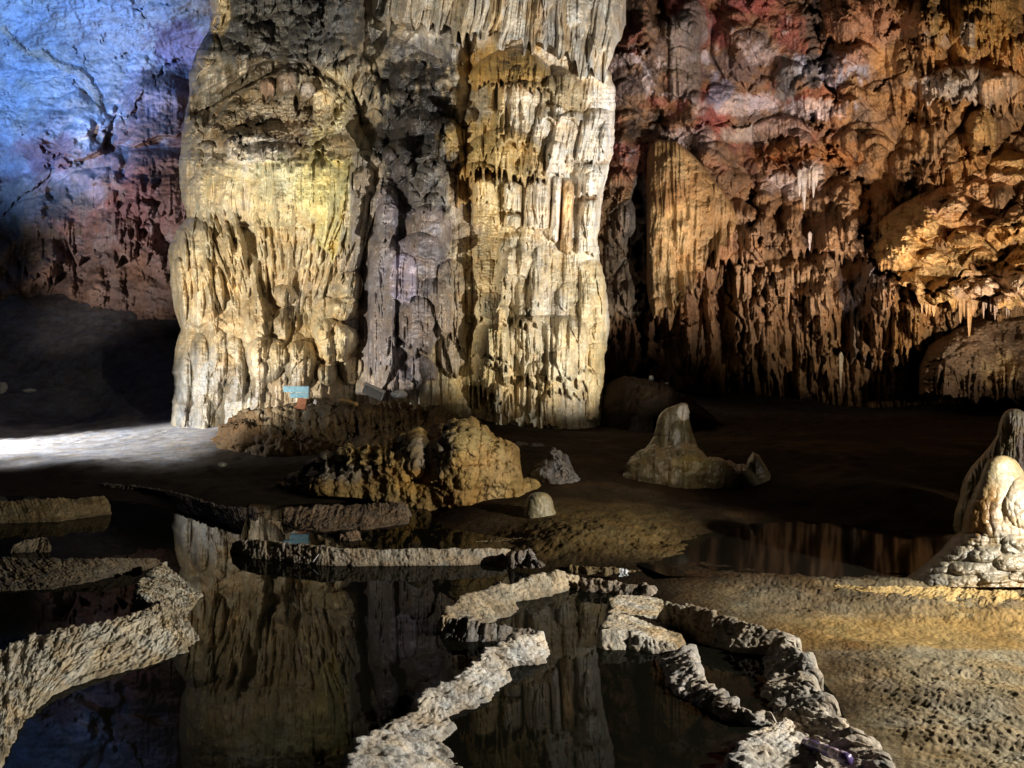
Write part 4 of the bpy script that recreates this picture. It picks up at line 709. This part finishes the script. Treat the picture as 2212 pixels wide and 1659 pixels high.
# forked one in the middle distance
cv = Canvas(1330, 860, 1680, 1060, (.17, .145, .09), 61); U, V = cv.U, cv.V
cv.paint(1478, 890, 16, 16, (.75, .75, .75), .9, .2, .2); cv.paint(1462, 945, 9, 22, (.34, .33, .33), .8, .3, .2); cv.paint(1500, 1000, 40, 16, (.24, .20, .08), .7); cv.paint(1450, 920, 12, 40, (.16, .15, .13), .5); cv.cells(14, 30, 2.5, 1, .5, 1); cv.cells(40, 22, 6, ss(960, 985, V), .5, 2); cv.gran(8, 1, 1, 2)  # highlight on the lit tip is painted in white
cv.lobe(1462, 950, 18, 40, 14); cv.lobe(1484, 920, 12, 50, 8); cv.lobe(1436, 920, 14, 60, 8)
st = empty('stalagmite', (2.2, 11, .2)); tag(st, 'grey-brown forked stalagmite with a lit tip painted white, standing on the dark floor', 'stalagmite')
pillar('stalagmite_stem', [(870, 1473, 1480), (872, 1468, 1484), (876, 1456, 1487), (882, 1440, 1489), (890, 1428, 1490), (902, 1421, 1490), (920, 1418, 1493), (941, 1412, 1498), (960, 1400, 1506), (975, 1388, 1514), (1015, 1380, 1530)], 11., .30, cv, M_smag, st, .8, 1.3, .9, rough=2.5)
mound('stalagmite_skirt', [(1336, 1032), (1358, 990), (1380, 974), (1410, 962), (1440, 968), (1475, 955), (1505, 962), (1530, 982), (1555, 986), (1580, 1006), (1610, 1012), (1640, 1028), (1665, 1040)], [(1336, 1036), (1480, 1052), (1600, 1048), (1665, 1042)], 10.6, .55, cv, M_smag, None, None, .9, 6, st, 3, .6, None, .7, .07, .9)
mound('side_hump', [(1604, 1030), (1618, 990), (1628, 978), (1640, 985), (1655, 1010), (1666, 1030)], [(1604, 1036), (1666, 1038)], 10.8, .25, cv, M_smag, None, None, .9, 3, st, 5, .6, None, .7, .012, .6)
# the two at the right edge
cv = Canvas(1900, 860, 2560, 1300, (.29, .22, .11), 62); U, V = cv.U, cv.V
cv.paint(2165, 1000, 60, 34, (.40, .32, .17), .9); cv.paint(2110, 1110, 60, 60, (.26, .14, .04), .85); cv.paint(2190, 1120, 40, 90, (.36, .33, .26), .7); cv.paint(2150, 1215, 200, 46, (.29, .27, .21), .85); cv.paint(1990, 1245, 70, 20, (.38, .36, .30), .7)
k = ss(1040, 1090, V)
cv.cells(16, 24, 6, k*ss(1190, 1150, V), .5, 1, 2.2); cv.cells(44, 26, 11, ss(1150, 1180, V), .5, 2, 2.4); cv.cells(16, 11, 3, ss(1150, 1180, V), .5, 3); cv.lobe(2222, 1085, 50, 60, 10); cv.gran(7, .6, 1, 2)
for (x, y, rx, ry, h) in ((2150, 1145, 30, 16, 7), (2110, 1165, 26, 14, 7), (2200, 1175, 34, 22, 9), (2060, 1195, 30, 16, 7), (2130, 1200, 34, 16, 8), (2190, 1215, 40, 20, 9), (2020, 1225, 30, 14, 6), (2090, 1228, 40, 14, 7), (2230, 1245, 50, 14, 7), (2150, 1250, 40, 10, 5)): cv.lobe(x, y, rx, ry, h, None, 0, 2.6)
cvB = cv
st = empty('stalagmite', (3.55, 5.9, .1)); tag(st, 'nearest cream stalagmite with a smooth rounded tip above knobbly flowstone, right edge', 'stalagmite')
pillar('stalagmite_stem', [(984, 2162, 2168), (985, 2154, 2176), (988, 2146, 2184), (994, 2136, 2194), (1002, 2128, 2201), (1020, 2121, 2212), (1036, 2116, 2232), (1060, 2104, 2262), (1085, 2092, 2285), (1120, 2080, 2305), (1150, 2076, 2320), (1190, 2070, 2330)], 5.8, .3, cvB, M_smag, st, .7, 1.1, .9, rough=1)
pillar('stalagmite_skirt', [(1140, 2100, 2300), (1146, 2078, 2330), (1156, 2062, 2350), (1172, 2046, 2365), (1192, 2028, 2385), (1212, 2006, 2400), (1232, 1980, 2420), (1250, 1952, 2440), (1268, 1935, 2455)], 5.9, .56, cvB, M_smag, st, .8, 1.3, .9, rough=2)
cv = Canvas(2050, 860, 2400, 1090, (.44, .34, .18), 63); cv.flutes(8, 50, 2.4, 1, 2); cv.cells(10, 26, 3, 1, .5, 2); cv.paint(2195, 900, 30, 20, (.54, .50, .42), .8); cv.paint(2210, 1000, 14, 60, (.38, .30, .32), .7); cv.gran(7, 1, 1, 2)
stalag('stalagmite', [(883, 2188, 2196), (885, 2178, 2204), (890, 2170, 2213), (900, 2163, 2224), (915, 2158, 2232), (940, 2153, 2244), (960, 2140, 2256), (985, 2120, 2275), (1010, 2096, 2300), (1040, 2080, 2320), (1075, 2072, 2330), (1110, 2062, 2345), (1160, 2055, 2350)], 7.8, .42, cv, 'farther brown stalagmite partly hidden behind the nearest cream one, right edge')

# ================================================================== SMALL THINGS
def prim(name, fn, mat, loc=(0, 0, 0), rot=(0, 0, 0), parent=None, bevel=0):
    import bmesh
    bm = bmesh.new(); fn(bm)
    if bevel: bmesh.ops.bevel(bm, geom=bm.edges[:], offset=bevel, segments=2, affect='EDGES')
    me = bpy.data.meshes.new(name); bm.to_mesh(me); bm.free(); me.materials.append(mat)
    o = bpy.data.objects.new(name, me); CL.objects.link(o); o.location = loc; o.rotation_euler = rot
    if parent: o.parent = parent
    return o
def boxes(lst):
    import bmesh
    from mathutils import Matrix
    def fn(bm):
        for (x, y, z, a, b_, c_) in lst: bmesh.ops.create_cube(bm, size=1, matrix=Matrix.Translation((x, y, z)) @ Matrix.Diagonal((a, b_, c_, 1)))
    return fn
M_lampb = plain('painted_lamp_housing', (.16, .30, .40), .4); M_glass = plain('lamp_front', (.35, .42, .60), .15); M_white = plain('white_plastic', (.72, .73, .76), .4)
M_wood = plain('dead_wood', (.40, .24, .09), .8, .2); M_iron = plain('rusty_bracket', (.22, .09, .05), .8, .3); M_stone = plain('pale_stone', (.34, .33, .28), .7, .3); M_tube = plain('purple_tube', (.10, .07, .20), .3); M_tubel = plain('tube_label', (.55, .42, .52), .4)
def P3(u, v, D): return Vector(((u-CX)/F*D, D, CH-(v-CY)/F*D))
px = 14/F
# double flood lamp on a rusty bracket
o = empty('flood_lamp', P3(645, 864, 13.9)); tag(o, 'pale blue boxy flood lamp housing on the ridge, left of the ridged one', 'flood lamp', 'lamp housings on the ridge')
prim('housing', boxes([(0, 0, 0, 54*px, .16, 13*px)]), M_lampb, (-5*px, 0, 23*px), (0, .02, .25), o, .012); prim('lamp_box', boxes([(0, 0, 0, 40*px, .13, 11*px)]), M_lampb, (2*px, 0, 10*px), (0, 0, .25), o, .012)
prim('bracket', boxes([(0, 0, 0, 20*px, .06, 24*px), (0, .04, -8*px, 30*px, .12, 4*px)]), M_iron, (6*px, .02, -8*px), (0, .15, .2), o, .01)
o = empty('flood_lamp', P3(806, 846, 14.0)); tag(o, 'tilted white flood lamp with a ridged cooling back, lying below the grey pillar', 'flood lamp', 'lamp housings on the ridge'); o.rotation_euler = (.2, .42, 0)
prim('housing', boxes([(0, 0, 0, 44*px, .10, 20*px)]), M_white, (0, .02, 0), (0, 0, 0), o, .008); prim('cooling_fins', boxes([(-20*px+i*2.3*px, -.05, -1*px, 1.1*px, .06, 18*px) for i in range(18)]), M_white, (0, 0, 0), (0, 0, 0), o)
prim('frame', boxes([(0, -.03, 10.5*px, 48*px, .16, 2.5*px), (23*px, -.03, 0, 2.5*px, .16, 20*px)]), M_white, (0, 0, 0), (0, 0, 0), o, .004)
def stone(name, u, v, D, a, b_, c_, mat, label, cat, seed=0, group=None, lift=0.):
    import bmesh
    def fn(bm):
        bmesh.ops.create_icosphere(bm, subdivisions=4, radius=1)
        for q in bm.verts:
            n = q.co.normalized(); k = 1+.28*float(fbm(np.array([n.x*1.3+seed]), np.array([n.y*1.3+n.z]), seed % 5, 3)[0])+.10*float(fbm(np.array([n.x*5+seed]), np.array([n.z*5+n.y*3]), 2, 2)[0]); q.co = Vector((n.x*a*k, n.y*b_*k, n.z*c_*k))
        for f in bm.faces: f.smooth = True
    return tag(prim(name, fn, mat, P3(u, v, D)+Vector((0, 0, lift)), (0, 0, seed)), label, cat, group)
stone('stone', 862, 852, 13.9, .17, .1, .07, M_white, 'chalk-white stone beside the ridged flood lamp', 'stone', 1)
stone('stone', 478, 1004, 12., .12, .08, .035, M_stone, 'flat oval stone lying alone on the brown mud bank', 'stone', 2)
stone('stone', 2, 838, 20, .14, .12, .16, M_stone, 'pale stone on the dark slope at the left edge, uppermost', 'stone', 3)
stone('stone', 63, 843, 20, .17, .1, .05, M_stone, 'small flat pale stone on the dark left slope', 'stone', 4)
k = 0
for (u, v, s_) in ((82, 893, .9), (165, 884, .8), (178, 888, .6), (210, 886, .9), (240, 884, .7), (262, 883, 1.1), (270, 891, .7), (130, 898, .7), (40, 902, .6), (300, 880, .6), (150, 906, .6), (320, 888, .5), (100, 876, .5), (10, 892, .8)):
    D = 17.5
    for _ in range(12): z = gz((u-CX)/F*D, D); D = (CH-z)*F/(v-CY)
    k += 1; stone('stone', u, v, D, .07*s_, .05*s_, .035*s_, M_stone, 'one of many small pale stones strewn along the foot of the left slope', 'stone', k, 'small stones at the foot of the left slope')
# sticks
def rod(name, a, b_, r, mat, label, cat, parent=None, n=10, bend=.0):
    a = np.array(a); b_ = np.array(b_); t = np.linspace(0, 1, n)[:, None]; P = a+(b_-a)*t; P[:, 2] += bend*np.sin(t[:, 0]*PI)
    d = (b_-a)/np.linalg.norm(b_-a); s1 = np.cross(d, (0, 0, 1.)); s1 /= np.linalg.norm(s1)+1e-9; s2 = np.cross(d, s1); th = np.linspace(0, 2*PI, 9)[:-1]
    rr = r*(1+.2*np.sin(np.arange(n)*1.7))
    V = P[:, None]+(np.cos(th)[None, :, None]*s1+np.sin(th)[None, :, None]*s2)*rr[:, None, None]
    idx = np.arange(n*8).reshape(n, 8); idx = np.c_[idx, idx[:, :1]]; Q = np.stack([idx[:-1, :-1], idx[1:, :-1], idx[1:, 1:], idx[:-1, 1:]], -1).reshape(-1, 4)
    Q = np.concatenate([Q, [[0, 1, 2, 3], [0, 3, 4, 7], [4, 5, 6, 7]], np.array([[3, 2, 1, 0], [7, 4, 3, 0], [7, 6, 5, 4]])[:, :]+(n-1)*8])
    return tag(rawmesh(name, V, Q, mat, None, parent), label, cat)
rod('stick', P3(732, 864, 13.6), P3(772, 874, 13.4), .03, M_wood, 'short yellowish broken stick lying between the two flood lamps', 'stick', bend=.02)
rod('twig', foot(676, 1214, .03), P3(694, 1190, 6.7), .004, M_white, 'short bright twig standing on the long beige dam', 'twig'); rod('twig', foot(690, 1210, .04), P3(722, 1188, 6.75), .004, M_white, 'longer bright twig leaning right on the long beige dam', 'twig')
# crumpled plastic scraps
def scrap(u, v, D, w, h, label, seed):
    n = 14; a = np.linspace(-1, 1, n); A, B_ = np.meshgrid(a, a); o_ = P3(u, v, D); r = 1+.35*fbm(A*1.5+seed, B_*1.5, seed % 4, 2)
    P = np.stack([o_.x+A*w*r+.3*w*fbm(A*2, B_*2+seed, 1, 2), o_.y+.4*w*fbm(A*2.5+seed, B_*2.5, 2, 3), o_.z+B_*h*(1+.6*fbm(A*2+seed, A*0, 3, 2))+.15*h*fbm(A*4, B_*4+seed, 3, 2)], -1)
    return tag(grid('plastic_scrap', P, np.ones(P.shape), M_white), label, 'litter')
scrap(1348, 1237, 6.0, .032, .024, 'crumpled white plastic scrap on the dark brown dam crest', 3); scrap(1216, 1079, 9.9, .05, .02, 'white plastic scrap lying right of the smooth olive dome', 5)
stone('stone', 1407, 818, 18.6, .06, .05, .07, M_white, 'tiny white stone on top of the dark mud heap', 'stone', 6); stone('stone', 1441, 828, 18.4, .04, .04, .02, M_white, 'tiny white fleck-like stone on the right shoulder of the mud heap', 'stone', 7)
# purple tube wedged in the cleft at the bottom right
a = foot(1748, 1608, .03); b_ = foot(1832, 1640, .10); o = empty('plastic_tube', a); tag(o, 'dark purple plastic tube wedged between the bright dam end and the sandy bank', 'tube')
ax = Vector(b_)-Vector(a)
t_ = rod('body', a, b_, .020, M_tube, None, None, o); rod('label_strip', a+.35*(b_-a)+np.array((0, -.004, .004)), a+.92*(b_-a)+np.array((0, -.004, .004)), .0185, M_tubel, None, None, o)
rod('cap', a-.12*(b_-a), a+.02*(b_-a), .017, M_tubel, None, None, o)
print('done', time.time()-T0)
